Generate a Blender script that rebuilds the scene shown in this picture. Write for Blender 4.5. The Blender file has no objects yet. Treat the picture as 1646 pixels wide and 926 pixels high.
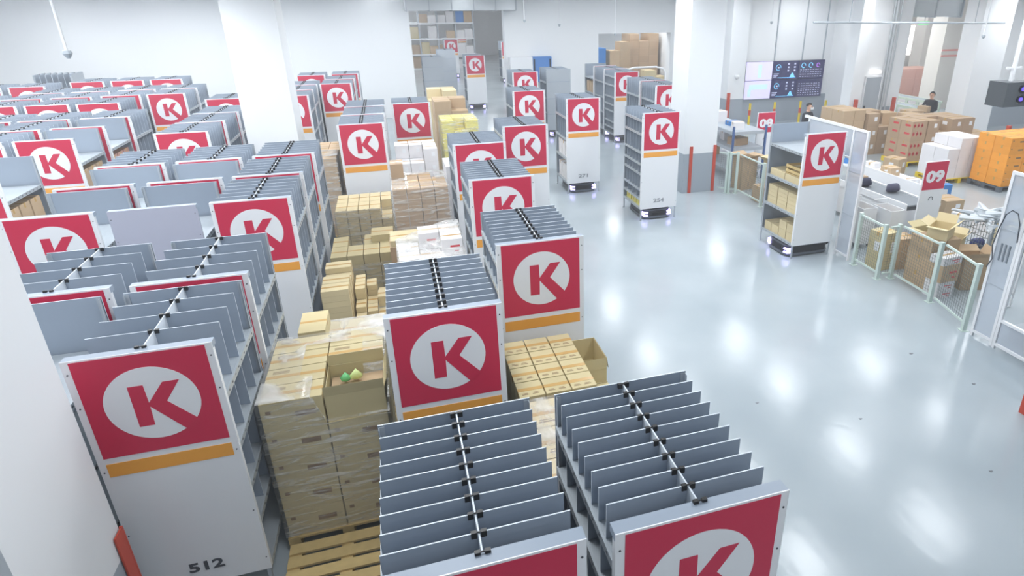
import bpy, bmesh, math, random
from mathutils import Vector, Matrix, noise
random.seed(7)
SC = bpy.context.scene
COL = SC.collection
PI = math.pi
# ------------------------------------------------------------------ camera, world, exposure
cam_d = bpy.data.cameras.new('camera'); cam = bpy.data.objects.new('camera', cam_d); COL.objects.link(cam)
cam_d.sensor_width = 36; cam_d.lens = 983.349 / 1646 * 36
cam_d.shift_x = -120.895 / 1646; cam_d.shift_y = -54.646 / 1646
cam_d.clip_start = 0.05; cam_d.clip_end = 300
CX = Vector((0.95366882, -0.30084129, -0.00320948)); CU = Vector((0.11696784, 0.36091808, 0.9252333)); CF = Vector((0.27719002, 0.88274156, -0.37938507))
R3 = Matrix((CX, CU, -CF)).transposed()
cam.matrix_world = Matrix.Translation((0, 0, 4.5968)) @ R3.to_4x4()
SC.camera = cam
SC.view_settings.view_transform = 'Standard'; SC.view_settings.look = 'None'
SC.view_settings.gamma = 1; SC.view_settings.use_curve_mapping = False
SC.view_settings.exposure = -0.13
W = bpy.data.worlds.new('world'); SC.world = W; W.use_nodes = True
W.node_tree.nodes['Background'].inputs[0].default_value = (0.84, 0.91, 1, 1)
W.node_tree.nodes['Background'].inputs[1].default_value = 0.4
LAMP_W = 62.0
HAZE = 0.0068
CEIL = 5.7
LAMPZ = 4.95
lamp_spots = []
for x in (-10.5, -7.0, -3.5, 0.0, 3.4, 6.3, 9.2, 12.1, 15.6):
    for y in ((6.7, 9.1, 11.75, 14.1, 17.3, 20.7, 25.2) if x > 5 else (3.6, 6.6, 9.4, 12.3, 15.4, 18.5, 21.6, 25.2)):
        if x < -1 and abs(x + 2.4) < .9 and abs(y - 14.3) < .9: continue
        lamp_spots.append((x, y))
for x in (0.6, 3.4, 6.3, 9.2):
    for y in (-3.2, -.6): lamp_spots.append((x, y))  # rows carried on behind the camera, added to light the near rack fronts
for x in (2.0, 7.0): 
    for y in (32, 38, 45, 52): lamp_spots.append((x, y))
for x, y in ((20, 20.5), (22, 25), (26, 24), (28, 29), (21, 29), (10.5, 30), (12.5, 30), (19.5, 15), (19.5, 10), (23, 15.5), (23.5, 11), (27, 15), (19.2, 5)): lamp_spots.append((x, y))  # unseen lamps, most added to brighten the doorway, right rooms and right wall
def lamp_gain(x, y):
    if y > 28.5: return 2.2 if x < 9 else 1.2
    if x > 19.6 and y > 18.6: return 4.0
    if x > 18.5: return 1.2
    if x < -1 and y > 9: return 1.7 if x < -6 else 1.35
    if y < 0: return .32
    if x > 3: return .8
    return 1.0


# ------------------------------------------------------------------ materials
MATS = {}
def lin(c):
    return tuple(((v / 255) / 12.92 if v / 255 <= .04045 else ((v / 255 + .055) / 1.055) ** 2.4) for v in c)
def mat(name, rgb, rough=.5, metal=0, var=0., scale=8, bump=0., emit=0, objvar=0., spec=.5, coat=0):
    if name in MATS: return MATS[name]
    m = bpy.data.materials.new(name); m.use_nodes = True; nt = m.node_tree; b = nt.nodes['Principled BSDF']
    c = lin(rgb) + (1,)
    b.inputs['Base Color'].default_value = c; b.inputs['Roughness'].default_value = rough; b.inputs['Metallic'].default_value = metal
    b.inputs['Specular IOR Level'].default_value = spec
    if coat: b.inputs['Coat Weight'].default_value = coat; b.inputs['Coat Roughness'].default_value = .12
    if emit:
        b.inputs['Emission Color'].default_value = c; b.inputs['Emission Strength'].default_value = emit
    if var or bump:
        tc = nt.nodes.new('ShaderNodeTexCoord'); n = nt.nodes.new('ShaderNodeTexNoise'); n.inputs['Scale'].default_value = scale; n.inputs['Detail'].default_value = 4
        nt.links.new(tc.outputs['Object'], n.inputs['Vector'])
        if var:
            mr = nt.nodes.new('ShaderNodeMapRange'); mr.inputs[3].default_value = 1 - var; mr.inputs[4].default_value = 1 + var
            hs = nt.nodes.new('ShaderNodeHueSaturation'); hs.inputs['Color'].default_value = c
            nt.links.new(n.outputs[0], mr.inputs[0])
            if objvar:
                oi = nt.nodes.new('ShaderNodeObjectInfo'); m2 = nt.nodes.new('ShaderNodeMapRange'); m2.inputs[3].default_value = 1 - objvar; m2.inputs[4].default_value = 1 + objvar
                mu = nt.nodes.new('ShaderNodeMath'); mu.operation = 'MULTIPLY'
                nt.links.new(oi.outputs['Random'], m2.inputs[0]); nt.links.new(mr.outputs[0], mu.inputs[0]); nt.links.new(m2.outputs[0], mu.inputs[1])
                nt.links.new(mu.outputs[0], hs.inputs['Value'])
            else: nt.links.new(mr.outputs[0], hs.inputs['Value'])
            nt.links.new(hs.outputs[0], b.inputs['Base Color'])
        if bump:
            bp = nt.nodes.new('ShaderNodeBump'); bp.inputs['Strength'].default_value = bump; bp.inputs['Distance'].default_value = .02
            nt.links.new(n.outputs[0], bp.inputs['Height']); nt.links.new(bp.outputs[0], b.inputs['Normal'])
    MATS[name] = m; return m
white = mat('white_powder_coat', (232, 234, 237), .38, var=.015, scale=3)
greym = mat('grey_metal', (168, 176, 184), .4, var=.03, scale=5)
board = mat('grey_board', (148, 160, 175), .45, var=.03, scale=4)
edge = mat('board_edge', (214, 222, 230), .5)
galv = mat('galvanised_rail', (176, 184, 190), .38, metal=.25, var=.08, scale=20)
lilac = mat('lilac_grey_sheet', (178, 180, 196), .45)
red = mat('signal_red', (202, 36, 74), .42)
redline = red
orange = mat('amber_stripe', (240, 166, 66), .45)
ink = mat('dark_ink', (70, 74, 82), .6)
paleink = mat('pale_ink', (150, 154, 160), .6)
black = mat('black_plastic', (16, 17, 19), .4)
robotm = mat('robot_dark', (30, 32, 40), .3)
robotg = mat('robot_grey', (92, 98, 108), .35)
glow = mat('robot_lamp_glow', (186, 176, 255), .4, emit=5)
wallm = mat('white_wall_paint', (236, 238, 240), .6, var=.01, scale=.5)
dadom = mat('grey_dado_paint', (160, 170, 180), .45, var=.02, scale=1)
pillm = mat('white_pillar_paint', (232, 235, 238), .5, var=.01, scale=1)
guard = mat('corner_guard_red', (196, 72, 52), .5, var=.08, scale=6)
wood = mat('pale_pallet_wood', (206, 180, 124), .7, var=.16, scale=14, bump=.2, objvar=.06)
yelp = mat('yellow_plastic', (228, 200, 40), .45)
mint = mat('mint_fence_paint', (196, 212, 206), .4)
wire = mat('dark_wire', (112, 122, 118), .45, metal=.2)
clear = None
tape = mat('carton_tape', (196, 160, 100), .25)
def film_material(lo=.12, hi=.74):
    m = bpy.data.materials.new('stretch_film'); m.use_nodes = True; nt = m.node_tree; N = nt.nodes
    for n in list(N): N.remove(n)
    o = N.new('ShaderNodeOutputMaterial'); t = N.new('ShaderNodeBsdfTransparent'); p = N.new('ShaderNodeBsdfPrincipled')
    p.inputs['Base Color'].default_value = (.82, .82, .8, 1); p.inputs['Roughness'].default_value = .16; p.inputs['Specular IOR Level'].default_value = .9
    mx = N.new('ShaderNodeMixShader'); tc = N.new('ShaderNodeTexCoord'); mp = N.new('ShaderNodeMapping'); mp.inputs['Rotation'].default_value = (.3, .35, .2); mp.inputs['Scale'].default_value = (1.2, 1.2, 9)
    n = N.new('ShaderNodeTexNoise'); n.inputs['Scale'].default_value = 2.6; n.inputs['Detail'].default_value = 6; n.inputs['Distortion'].default_value = .8
    r = N.new('ShaderNodeValToRGB'); r.color_ramp.elements[0].position = .47; r.color_ramp.elements[0].color = (lo, lo, lo, 1); r.color_ramp.elements[1].position = .72; r.color_ramp.elements[1].color = (hi, hi, hi, 1)
    b = N.new('ShaderNodeBump'); b.inputs['Strength'].default_value = .5; b.inputs['Distance'].default_value = .03
    L = nt.links.new
    L(tc.outputs['Object'], mp.inputs[0]); L(mp.outputs[0], n.inputs['Vector']); L(n.outputs[0], r.inputs[0]); L(r.outputs[0], mx.inputs[0]); L(n.outputs[0], b.inputs['Height']); L(b.outputs[0], p.inputs['Normal'])
    L(t.outputs[0], mx.inputs[1]); L(p.outputs[0], mx.inputs[2]); L(mx.outputs[0], o.inputs[0]); return m
film = film_material()
film2 = film_material(.3, .85)
def panel_material():
    m = bpy.data.materials.new('clear_panel'); m.use_nodes = True; nt = m.node_tree; N = nt.nodes
    for n in list(N): N.remove(n)
    o = N.new('ShaderNodeOutputMaterial'); t = N.new('ShaderNodeBsdfTransparent'); t.inputs[0].default_value = (.9, .93, .96, 1)
    p = N.new('ShaderNodeBsdfPrincipled'); p.inputs['Base Color'].default_value = (.62, .67, .74, 1); p.inputs['Roughness'].default_value = .15
    mx = N.new('ShaderNodeMixShader'); mx.inputs[0].default_value = .6
    nt.links.new(t.outputs[0], mx.inputs[1]); nt.links.new(p.outputs[0], mx.inputs[2]); nt.links.new(mx.outputs[0], o.inputs[0]); return m
clearp = panel_material()
def floor_material():
    m = bpy.data.materials.new('epoxy_floor'); m.use_nodes = True; nt = m.node_tree; N = nt.nodes; L = nt.links.new; b = N['Principled BSDF']
    g = N.new('ShaderNodeNewGeometry')
    n1 = N.new('ShaderNodeTexNoise'); n1.inputs['Scale'].default_value = .7; n1.inputs['Detail'].default_value = 5
    n2 = N.new('ShaderNodeTexNoise'); n2.inputs['Scale'].default_value = 5; n2.inputs['Detail'].default_value = 8; n2.inputs['Roughness'].default_value = .7
    mp = N.new('ShaderNodeMapping'); mp.inputs['Scale'].default_value = (3.2, .35, 1)
    n3 = N.new('ShaderNodeTexNoise'); n3.inputs['Scale'].default_value = 2.2; n3.inputs['Detail'].default_value = 4
    for n in (n1, n2): L(g.outputs['Position'], n.inputs['Vector'])
    L(g.outputs['Position'], mp.inputs[0]); L(mp.outputs[0], n3.inputs['Vector'])
    cr = N.new('ShaderNodeValToRGB'); cr.color_ramp.elements[0].position = .3; cr.color_ramp.elements[0].color = lin((160, 171, 178)) + (1,)
    cr.color_ramp.elements[1].position = .7; cr.color_ramp.elements[1].color = lin((174, 184, 190)) + (1,)
    L(n1.outputs[0], cr.inputs[0])
    sp = N.new('ShaderNodeMapRange'); sp.inputs[1].default_value = .66; sp.inputs[2].default_value = .74; sp.inputs[3].default_value = 0; sp.inputs[4].default_value = .18
    L(n2.outputs[0], sp.inputs[0]); mx = N.new('ShaderNodeMix'); mx.data_type = 'RGBA'; mx.inputs['B'].default_value = lin((122, 128, 134)) + (1,)
    L(sp.outputs[0], mx.inputs['Factor']); L(cr.outputs[0], mx.inputs['A']); L(mx.outputs['Result'], b.inputs['Base Color'])
    rr = N.new('ShaderNodeMapRange'); rr.inputs[1].default_value = .3; rr.inputs[2].default_value = .7; rr.inputs[3].default_value = .15; rr.inputs[4].default_value = .21
    L(n1.outputs[0], rr.inputs[0]); L(rr.outputs[0], b.inputs['Roughness'])
    bp = N.new('ShaderNodeBump'); n5 = N.new('ShaderNodeTexNoise'); n5.inputs['Scale'].default_value = 5.5; n5.inputs['Detail'].default_value = 4; L(g.outputs['Position'], n5.inputs['Vector']); bp.inputs['Strength'].default_value = .1; bp.inputs['Distance'].default_value = .02
    ad = N.new('ShaderNodeMath'); ad.operation = 'MULTIPLY_ADD'; ad.inputs[1].default_value = .5; L(n3.outputs[0], ad.inputs[0]); L(n5.outputs[0], ad.inputs[2]); L(ad.outputs[0], bp.inputs['Height']); L(bp.outputs[0], b.inputs['Normal'])
    b.inputs['Specular IOR Level'].default_value = .42
    return m
floorm = floor_material()

# ------------------------------------------------------------------ mesh builder
class MB:
    def __init__(s): s.v = []; s.f = []; s.mi = []; s.m = []
    def mid(s, m):
        if m not in s.m: s.m.append(m)
        return s.m.index(m)
    def box(s, x0, x1, y0, y1, z0, z1, m, em=None, rot=0, piv=None, tilt=None):
        """em: material of the thin rim faces seen from above and the ends"""
        i = len(s.v); P = [(x, y, z) for z in (z0, z1) for y in (y0, y1) for x in (x0, x1)]
        if rot or tilt:
            c = Vector(piv or ((x0 + x1) / 2, (y0 + y1) / 2, (z0 + z1) / 2)); M = Matrix.Rotation(rot, 3, 'Z')
            if tilt: M = M @ Matrix.Rotation(tilt[1], 3, tilt[0])
            P = [tuple(c + M @ (Vector(p) - c)) for p in P]
        s.v += P
        F = [(0, 2, 3, 1), (4, 5, 7, 6), (0, 1, 5, 4), (2, 6, 7, 3), (0, 4, 6, 2), (1, 3, 7, 5)]
        k = s.mid(m); e = s.mid(em) if em else k
        for j, f in enumerate(F):
            s.f.append(tuple(i + q for q in f)); s.mi.append(e if (em and j in (1, 4, 5)) else k)
        return s
    def prism(s, pts, h0, h1, m, axis='y'):
        """pts: ring of 2-D points (u, w); axis y: (u, h, w), axis z: (u, w, h), axis x: (h, u, w)"""
        i = len(s.v); n = len(pts); k = s.mid(m)
        g = {'y': lambda u, w, h: (u, h, w), 'z': lambda u, w, h: (u, w, h), 'x': lambda u, w, h: (h, u, w)}[axis]
        for h in (h0, h1): s.v += [g(u, w, h) for u, w in pts]
        s.f.append(tuple(range(i + n - 1, i - 1, -1))); s.f.append(tuple(range(i + n, i + 2 * n))); s.mi += [k, k]
        for j in range(n):
            q = (j + 1) % n; s.f.append((i + j, i + q, i + n + q, i + n + j)); s.mi.append(k)
        return s
    def tube(s, path, r, m, n=8):
        k = s.mid(m); rings = []
        P = [Vector(p) for p in path]
        for j, p in enumerate(P):
            d = (P[min(j + 1, len(P) - 1)] - P[max(j - 1, 0)]).normalized()
            a = d.cross(Vector((0, 0, 1)) if abs(d.z) < .9 else Vector((1, 0, 0))).normalized(); b = d.cross(a)
            i = len(s.v); rings.append(i)
            rr = r[j] if isinstance(r, (list, tuple)) else r
            for q in range(n):
                t = 2 * PI * q / n; s.v.append(tuple(p + a * (rr * math.cos(t)) + b * (rr * math.sin(t))))
        for j in range(len(P) - 1):
            for q in range(n):
                w = (q + 1) % n; s.f.append((rings[j] + q, rings[j] + w, rings[j + 1] + w, rings[j + 1] + q)); s.mi.append(k)
        s.f.append(tuple(rings[0] + q for q in range(n))[::-1]); s.f.append(tuple(rings[-1] + q for q in range(n))); s.mi += [k, k]
        return s
    def mesh(s, name):
        me = bpy.data.meshes.new(name); me.from_pydata(s.v, [], s.f)
        for m in s.m: me.materials.append(m)
        me.polygons.foreach_set('material_index', s.mi)
        bm = bmesh.new(); bm.from_mesh(me); bmesh.ops.recalc_face_normals(bm, faces=bm.faces); bm.to_mesh(me); bm.free()
        return me
    def obj(s, name, parent=None, smooth=False, loc=None, rz=0):
        me = s.mesh(name)
        if smooth: me.polygons.foreach_set('use_smooth', [True] * len(me.polygons))
        o = bpy.data.objects.new(name, me); COL.objects.link(o)
        if parent: o.parent = parent
        if loc: o.location = loc
        if rz: o.rotation_euler[2] = rz
        return o
def tag(o, label=None, cat=None, group=None, kind=None):
    if label: o['label'] = label
    if cat: o['category'] = cat
    if group: o['group'] = group
    if kind: o['kind'] = kind
    return o
def empty(name, loc, label, cat, group=None, rz=0):
    o = bpy.data.objects.new(name, None); o.empty_display_size = .2; COL.objects.link(o); o.location = loc; o.rotation_euler[2] = rz
    return tag(o, label, cat, group)
def copy_tree(o, parent=None):
    c = o.copy(); COL.objects.link(c)
    if parent: c.parent = parent
    for ch in list(o.children): copy_tree(ch, c)
    return c
def struct(name, mb, label=None):
    o = mb.obj(name); o['kind'] = 'structure'
    if label: o['label'] = label
    return o
def text_mesh(body, size, m, name, width=None, bold=.02, depth=.0015):
    cu = bpy.data.curves.new(name, 'FONT'); cu.body = body; cu.size = size; cu.offset = bold * size; cu.extrude = depth; cu.align_x = 'CENTER'; cu.align_y = 'CENTER'
    cu.resolution_u = 3; t = bpy.data.objects.new('t', cu); COL.objects.link(t)
    dg = bpy.context.evaluated_depsgraph_get(); me = bpy.data.meshes.new_from_object(t.evaluated_get(dg)); bpy.data.objects.remove(t); bpy.data.curves.remove(cu)
    xs = [v.co.x for v in me.vertices]; sx = (width / (max(xs) - min(xs))) if width else 1
    for v in me.vertices: x, y, z = v.co; v.co = (x * sx, -z, y)      # stands upright, faces -y
    me.materials.clear(); me.materials.append(m); me.name = name; return me
def put(me, name, parent, loc, rz=0):
    o = bpy.data.objects.new(name, me); COL.objects.link(o); o.parent = parent; o.location = loc; o.rotation_euler[2] = rz; return o

# ------------------------------------------------------------------ building shell
struct('floor', MB().box(-16, 42, -6, 66, -.2, 0, floorm))
struct('ceiling', MB().box(-16, 42, -6, 66, CEIL, CEIL + .2, wallm))
struct('wall_left', MB().box(-14.2, -14, -6, 28.2, 0, CEIL, wallm))
BY = 28.2
b = MB()
b.box(-14, 1.12, BY, BY + .5, 0, CEIL, wallm); b.box(1.12, 5.1, BY, BY + .5, 4.3, CEIL, wallm); b.box(5.1, 9.43, BY, BY + .5, 0, CEIL, wallm)
b.box(9.43, 13.04, BY, BY + .5, 3.3, CEIL, wallm); b.box(13.04, 14.2, BY, BY + .5, 0, CEIL, wallm)
struct('wall_back', b)
b = MB(); b.box(13.4, 17.9, 22.3, 22.6, 0, 1.03, dadom); b.box(13.4, 17.9, 22.3, 22.6, 1.03, CEIL, wallm); b.box(13.9, 14.2, 22.6, BY, 0, CEIL, wallm)
struct('wall_screens', b)
b = MB(); b.box(16.0, 17.6, 18.6, 18.85, 0, 1.03, dadom); b.box(16.0, 17.6, 18.6, 18.85, 1.03, CEIL, wallm); b.box(17.6, 17.9, 18.6, 22.6, 0, CEIL, wallm)
struct('wall_door', b)
struct('wall_far_left', MB().box(.6, .9, BY + .5, 62, 0, CEIL, wallm))
struct('wall_far_back', MB().box(.6, 14, 62, 62.2, 0, CEIL, wallm))
struct('wall_far_right', MB().box(13.7, 14, BY + .5, 62, 0, CEIL, wallm))
beige = mat('beige_wall_paint', (214, 208, 200), .6)
struct('wall_right_back', MB().box(17.9, 40, 31.8, 32, 0, CEIL, beige))
struct('wall_right', MB().box(39.8, 40, -6, 32, 0, CEIL, wallm))
def pillar(x0, x1, y0, y1, n, dado=True):
    b = MB()
    if dado: b.box(x0, x1, y0, y1, 0, 1.03, dadom); b.box(x0, x1, y0, y1, 1.03, CEIL, pillm)
    else: b.box(x0, x1, y0, y1, 0, CEIL, pillm)
    return struct(n, b)
def corner_guard(x, y, label, w=.085):
    b = MB().box(x - w / 2, x + w / 2, y - .02, y - .008, 0, 1.22, guard); b.box(x - w / 2, x - w / 2 + .01, y - .008, y + .004, 0, 1.22, guard)
    return tag(b.obj('corner_guard'), label, 'corner guard', 'red corner guards')
pillar(-3.1, -2.16, 3.1, 4.06, 'pillar_near')
pillar(-2.87, -1.92, 13.9, 14.85, 'pillar_middle')
pillar(6.95, 7.86, 13.9, 14.8, 'pillar_right')
pillar(12.75, 13.5, 22.05, 22.8, 'pillar_back')
pillar(15.55, 16.0, 18.35, 18.85, 'pillar_door')
pillar(18.2, 19.45, 16.0, 16.7, 'pillar_big', False)
struct('pillar_far_room', MB().box(23.7, 25.2, 22.6, 23.4, 0, CEIL, beige))
struct('pillar_far_room_rear', MB().box(28.2, 29.3, 28.2, 29, 0, CEIL, beige))
b = MB(); b.box(20.6, 39.8, 18.5, 18.7, 0, 1.03, dadom); b.box(20.6, 39.8, 18.5, 18.7, 1.03, CEIL, wallm); struct('wall_right_mid', b)
pillar(6.75, 7.0, 33.5, 34.0, 'pillar_far')
b = MB(); b.box(-2.152, -2.14, 3.95, 4.06, 0, 1.22, guard); b.box(-2.16, -2.14, 4.064, 4.078, 0, 1.22, guard)
tag(b.obj('corner_guard'), 'red corner guard on the big white pillar at the left edge of the photo', 'corner guard', 'red corner guards')
pillar(6.83, 7.78, 3.34, 4.28, 'pillar_front_right')
tag(MB().box(6.81, 6.822, 4.19, 4.28, 0, 1.22, guard).obj('corner_guard'), 'red corner guard at the right edge of the photo beside the bare floor', 'corner guard', 'red corner guards')
corner_guard(7.15, 13.9, 'red corner guard on the front of the white pillar, left one of its pair')
corner_guard(7.82, 13.9, 'red corner guard on the right corner of the white pillar by the fence')

sc_ = mat('floor_scuff', (112, 116, 122), .6)
for x, y, w, l in ((4.9, 4.75, .02, 'near the row of lamp reflections'), (6.8, 4.9, .025, 'by the right edge of the bare floor'), (3.9, 5.4, .02, 'left of the middle reflections'), (6.6, 5.75, .03, 'in the middle of the bare floor'), (5.6, 3.6, .02, 'in the lower right corner')):
    P = [(w * (1 + .5 * math.sin(a * 2.3)) * math.cos(a * PI / 5), .6 * w * (1 + .4 * math.cos(a * 1.7)) * math.sin(a * PI / 5)) for a in range(10)]
    tag(MB().prism(P, .0005, .003, sc_, 'z').obj('floor_speck', loc=(x, y, 0)), 'small dark speck on the bare floor ' + l, 'debris', 'specks on the bare floor')
# ------------------------------------------------------------------ ceiling lamps: the hall rows and those added for light
lampglow = mat('lamp_tube_glow', (246, 250, 255), .4, emit=4)
LD = {}
def lamps():
    proto = None
    for i, (x, y) in enumerate(lamp_spots):
        if proto is None:
            r = empty('ceiling_lamp', (x, y, LAMPZ), 'long white strip lamp hanging under the warehouse ceiling', 'lamp', 'strip lamps under the ceiling')
            MB().prism([(-.27, .02), (.27, .02), (.22, .08), (-.22, .08)], -.63, .63, white).obj('housing', r)
            MB().box(-.012, .012, -.55, -.53, .09, CEIL - LAMPZ - .002, greym).box(-.012, .012, .53, .55, .09, CEIL - LAMPZ - .002, greym).obj('hanger', r)
            MB().prism([(-.22, .0), (-.04, .0), (-.03, .02), (-.23, .02)], -.6, .6, lampglow).prism([(.04, .0), (.22, .0), (.23, .02), (.03, .02)], -.6, .6, lampglow).obj('diffuser', r)
            proto = r
        else:
            r = copy_tree(proto); r.location = (x, y, LAMPZ)
            r['label'] = 'white strip lamp among real and added ceiling rows, %.1f m %s and %.1f m ahead of the viewpoint' % (abs(x), 'left' if x < 0 else 'right', y)
        g = round(LAMP_W * lamp_gain(x, y), 1)
        if g not in LD:
            ld = bpy.data.lights.new('lamp_light', 'AREA'); ld.shape = 'RECTANGLE'; ld.size = .5; ld.size_y = 1.2; ld.energy = g; ld.color = (.94, .97, 1); LD[g] = ld
        l = bpy.data.objects.new('lamp_light', LD[g]); COL.objects.link(l); l.location = (x, y, LAMPZ - .02)
lamps()

# ------------------------------------------------------------------ shelving racks
HW = .4463; ZT = 2.42; RD = 1.12; ZB = .27
def arc(cx, cz, r, a0, a1, n): return [(cx + r * math.cos(a0 + (a1 - a0) * i / n), cz + r * math.sin(a0 + (a1 - a0) * i / n)) for i in range(n + 1)]
K_PTS = None
TIERS = {
 'fine': dict(tiers=[(2.19, 8), (1.88, 4), (1.52, 4), (1.16, 4), (.8, 4), (.52, 3), (.29, 0)]),
 'deep': dict(tiers=[(1.95, 3), (1.5, 3), (1.1, 3), (.75, 3), (.29, 0)]),
 'half': dict(tiers=[(1.95, 5), (1.42, 4), (.9, 4), (.29, 0)]),
 'bare': dict(tiers=[(1.95, 0), (1.4, 0), (.85, 0), (.29, 0)]),
 'mix': dict(tiers=[(1.95, 5), (1.42, 4), (.9, 0), (.29, 0)]),
 'wide': dict(tiers=[(2.04, 0), (1.43, 0), (.86, 0), (.29, 0)]),
 'many': dict(tiers=[(2.25, 5), (1.96, 5), (1.56, 5), (1.3, 5), (1.08, 5), (.72, 5), (.5, 3), (.29, 0)]),
}
RACKS = 'goods shelves parked in the warehouse'
PROTO = {}
CLIP = {}
def build_rack(kind, sign, number, front):
    r = bpy.data.objects.new('goods_rack', None); r.empty_display_size = .2; COL.objects.link(r)
    t = TIERS[kind]['tiers']
    for sx in (-1, 1):
        for yy in (.03, RD - .03):
            x = sx * (HW - .018)
            pb = MB(); pb.box(min(x, x - sx * .003) - .0, max(x, x - sx * .003), yy - .016, yy + .016, .0, ZT - .02, greym)
            e = .014; s2 = -1 if yy < .5 else 1
            pb.box(x - sx * .03 if sx > 0 else x, x if sx > 0 else x + .03, yy + s2 * .013 - .0015, yy + s2 * .013 + .0015, 0, ZT - .02, greym)
            pb.box(x - .02, x + .02, yy - .018, yy + .018, 0, .012, greym)
            pb.obj('post', r)
    # front panel: a folded sheet with a top channel and screws
    fm = {'white': white, 'grey': greym, 'lilac': lilac}[front]
    p = MB(); p.box(-HW, HW, 0, .006, ZB, ZT, fm); p.box(-HW, HW, .006, .078, ZT - .05, ZT - .002, board); p.box(-HW, -HW + .006, .006, .04, ZB, ZT - .052, fm); p.box(HW - .006, HW, .006, .04, ZB, ZT - .052, fm)
    p.box(-HW, HW, .006, .03, ZB, ZB + .02, greym)
    for sx in (-1, 1):
        for z in (2.32, 2.05, 1.5, .9, .4): p.prism([(sx * (HW - .022) + .006 * math.cos(a * PI / 3), z + .006 * math.sin(a * PI / 3)) for a in range(6)], -.003, 0, ink)
    if front == 'grey':
        for z in (1.99, 1.4, .85): p.box(-HW + .01, HW - .01, -.004, 0, z - .012, z + .012, board)
    fp = p.obj('front_panel', r)
    if sign:
        z1 = 2.407; z0 = 1.617; zc = (z0 + z1) / 2 + .0
        MB().box(-.4, .4, -.003, 0, z0, z1, red).obj('sign_square', fp)['label'] = 'red square sign'
        d = MB().prism(arc(0, zc, .292, 0, 2 * PI * 47 / 48, 47), -.005, -.0032, white); d.obj('emblem_disc', fp)
        k = MB()
        # heavy K whose lower leg runs out through the rim of the disc
        k.prism([(a, zc + c) for a, c in ((-.122, .154), (-.028, .154), (-.024, .008), (.09, .158), (.194, .158), (.085, .002), (.247, -.186), (.154, -.251), (-.024, -.022), (-.028, -.176), (-.122, -.176))], -.007, -.0052, red)
        k.obj('emblem_letter', fp)
        MB().box(-.4, .4, -.003, 0, 1.455, 1.567, orange).obj('sign_stripe', fp)['label'] = 'amber stripe under the sign'
        if number:
            big = number in ('512',)
            put(text_mesh(number, .125, ink if big else paleink, 'number', .25 if big else .26, .03), 'number', fp, (.0, -.003, .45 if number != '277' else .44))
    # rear sheet
    MB().box(-HW + .012, HW - .012, RD - .012, RD - .004, ZB, ZT - .01, board, edge).obj('rear_panel', r)
    # spine board with its clips
    z0 = t[0][0] + .012
    nd = t[0][1]
    if nd:
        sp = MB().box(-.004, .004, .08, RD - .014, z0, ZT - .012, board, edge).obj('spine', r)
        ys = [.075 + (RD - .087) * (i + 1) / (nd + 1) for i in range(nd)]
        if 'cm' not in CLIP:
            cb = MB()
            for sx in (-1, 1): cb.box(sx * .022 - .013, sx * .022 + .013, -.009, .009, -.033, 0, black)
            cb.box(-.009, .009, -.003, .003, -.009, -.003, black); CLIP['cm'] = cb.mesh('clip')
        for y in ys + [RD - .03]: put(CLIP['cm'], 'clip', sp, (0, y, ZT - .001))
        put(CLIP['cm'], 'clip', sp, (0, .066, ZT + .014))
        for y in ys:
            for sx in (-1, 1):
                x0, x1 = sorted((sx * .005, sx * (HW - .022)))
                MB().box(x0, x1, y - .0035, y + .0035, z0, ZT - .008, board, edge).obj('divider', r)
    for i, (z, n) in enumerate(t):
        s = MB(); s.box(-HW + .021, HW - .021, .058, RD - .05, z, z + .01, galv)
        for sx in (-1, 1):
            x0, x1 = sorted((sx * (HW - .012), sx * (HW - .002))); s.box(x0, x1, .048, RD - .048, z - .03, z + .022, galv)
            x0, x1 = sorted((sx * (HW - .022), sx * (HW - .012))); s.box(x0, x1, .048, RD - .048, z - .006, z + .008, galv)
            for q in range(9): s.box(sx * (HW - .0015) - .0005, sx * (HW - .0015) + .0005, .12 + q * .11 - .012, .12 + q * .11 + .012, z - .01, z + .004, ink)
        s.obj('shelf', r)
        if i and n:
            zu = t[i - 1][0] - .03
            for k in range(n):
                y = .058 + (RD - .07) * (k + 1) / (n + 1)
                MB().box(-HW + .022, HW - .022, y - .003, y + .003, z + .012, zu - .02, board, edge).obj('divider', r)
    return r
def rack(x, y, kind, label, sign=True, number=None, front='white', lift=0.):
    key = (kind, sign, number, front)
    if key not in PROTO: PROTO[key] = build_rack(*key); r = PROTO[key]
    else: r = copy_tree(PROTO[key])
    r.location = (x, y, lift); tag(r, label, 'rack', RACKS); return r
S = 'grey rack with red K sign, '
rack(1.17, 1.90, 'fine', S + 'nearest to the camera beside the bare floor')
rack(.15, 1.92, 'fine', S + 'cut by the bottom edge, beside wrapped cartons')
rack(.20, 4.31, 'fine', S + 'whole sign, between wrapped stack and printed cartons')
rack(1.255, 5.54, 'fine', S + 'directly behind the printed cartons')
rack(1.31, 8.0, 'fine', S + 'half hidden, second behind the pallet of printed cartons')
rack(1.34, 10.30, 'fine', S + 'left of the pair farther down the aisle edge')
rack(2.42, 11.66, 'fine', S + 'right of the pair, amber stripe in view')
rack(3.58, 16.6, 'half', S + 'standing alone left of the moving rack numbered 271')
rack(4.52, 21.45, 'half', S + 'half hidden behind the one left of rack 271')
rack(5.84, 21.95, 'half', 'grey shelf rack with a plain grey panel and no sign, carried by a robot', False, None, 'grey')
rack(4.555, 14.78, 'mix', S + 'numbered 271 and carried by a robot down the aisle', number='271')
rack(5.54, 12.22, 'many', S + 'numbered 254, carried by a robot', number='254')
rack(7.82, 20.28, 'many', S + 'tall, between and behind racks 271 and 254')
rack(7.85, 21.5, 'half', 'grey shelf rack directly behind the tall one with its side to the aisle')
rack(7.85, 22.72, 'bare', 'rearmost grey shelf rack in the row of three by the back wall')
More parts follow.
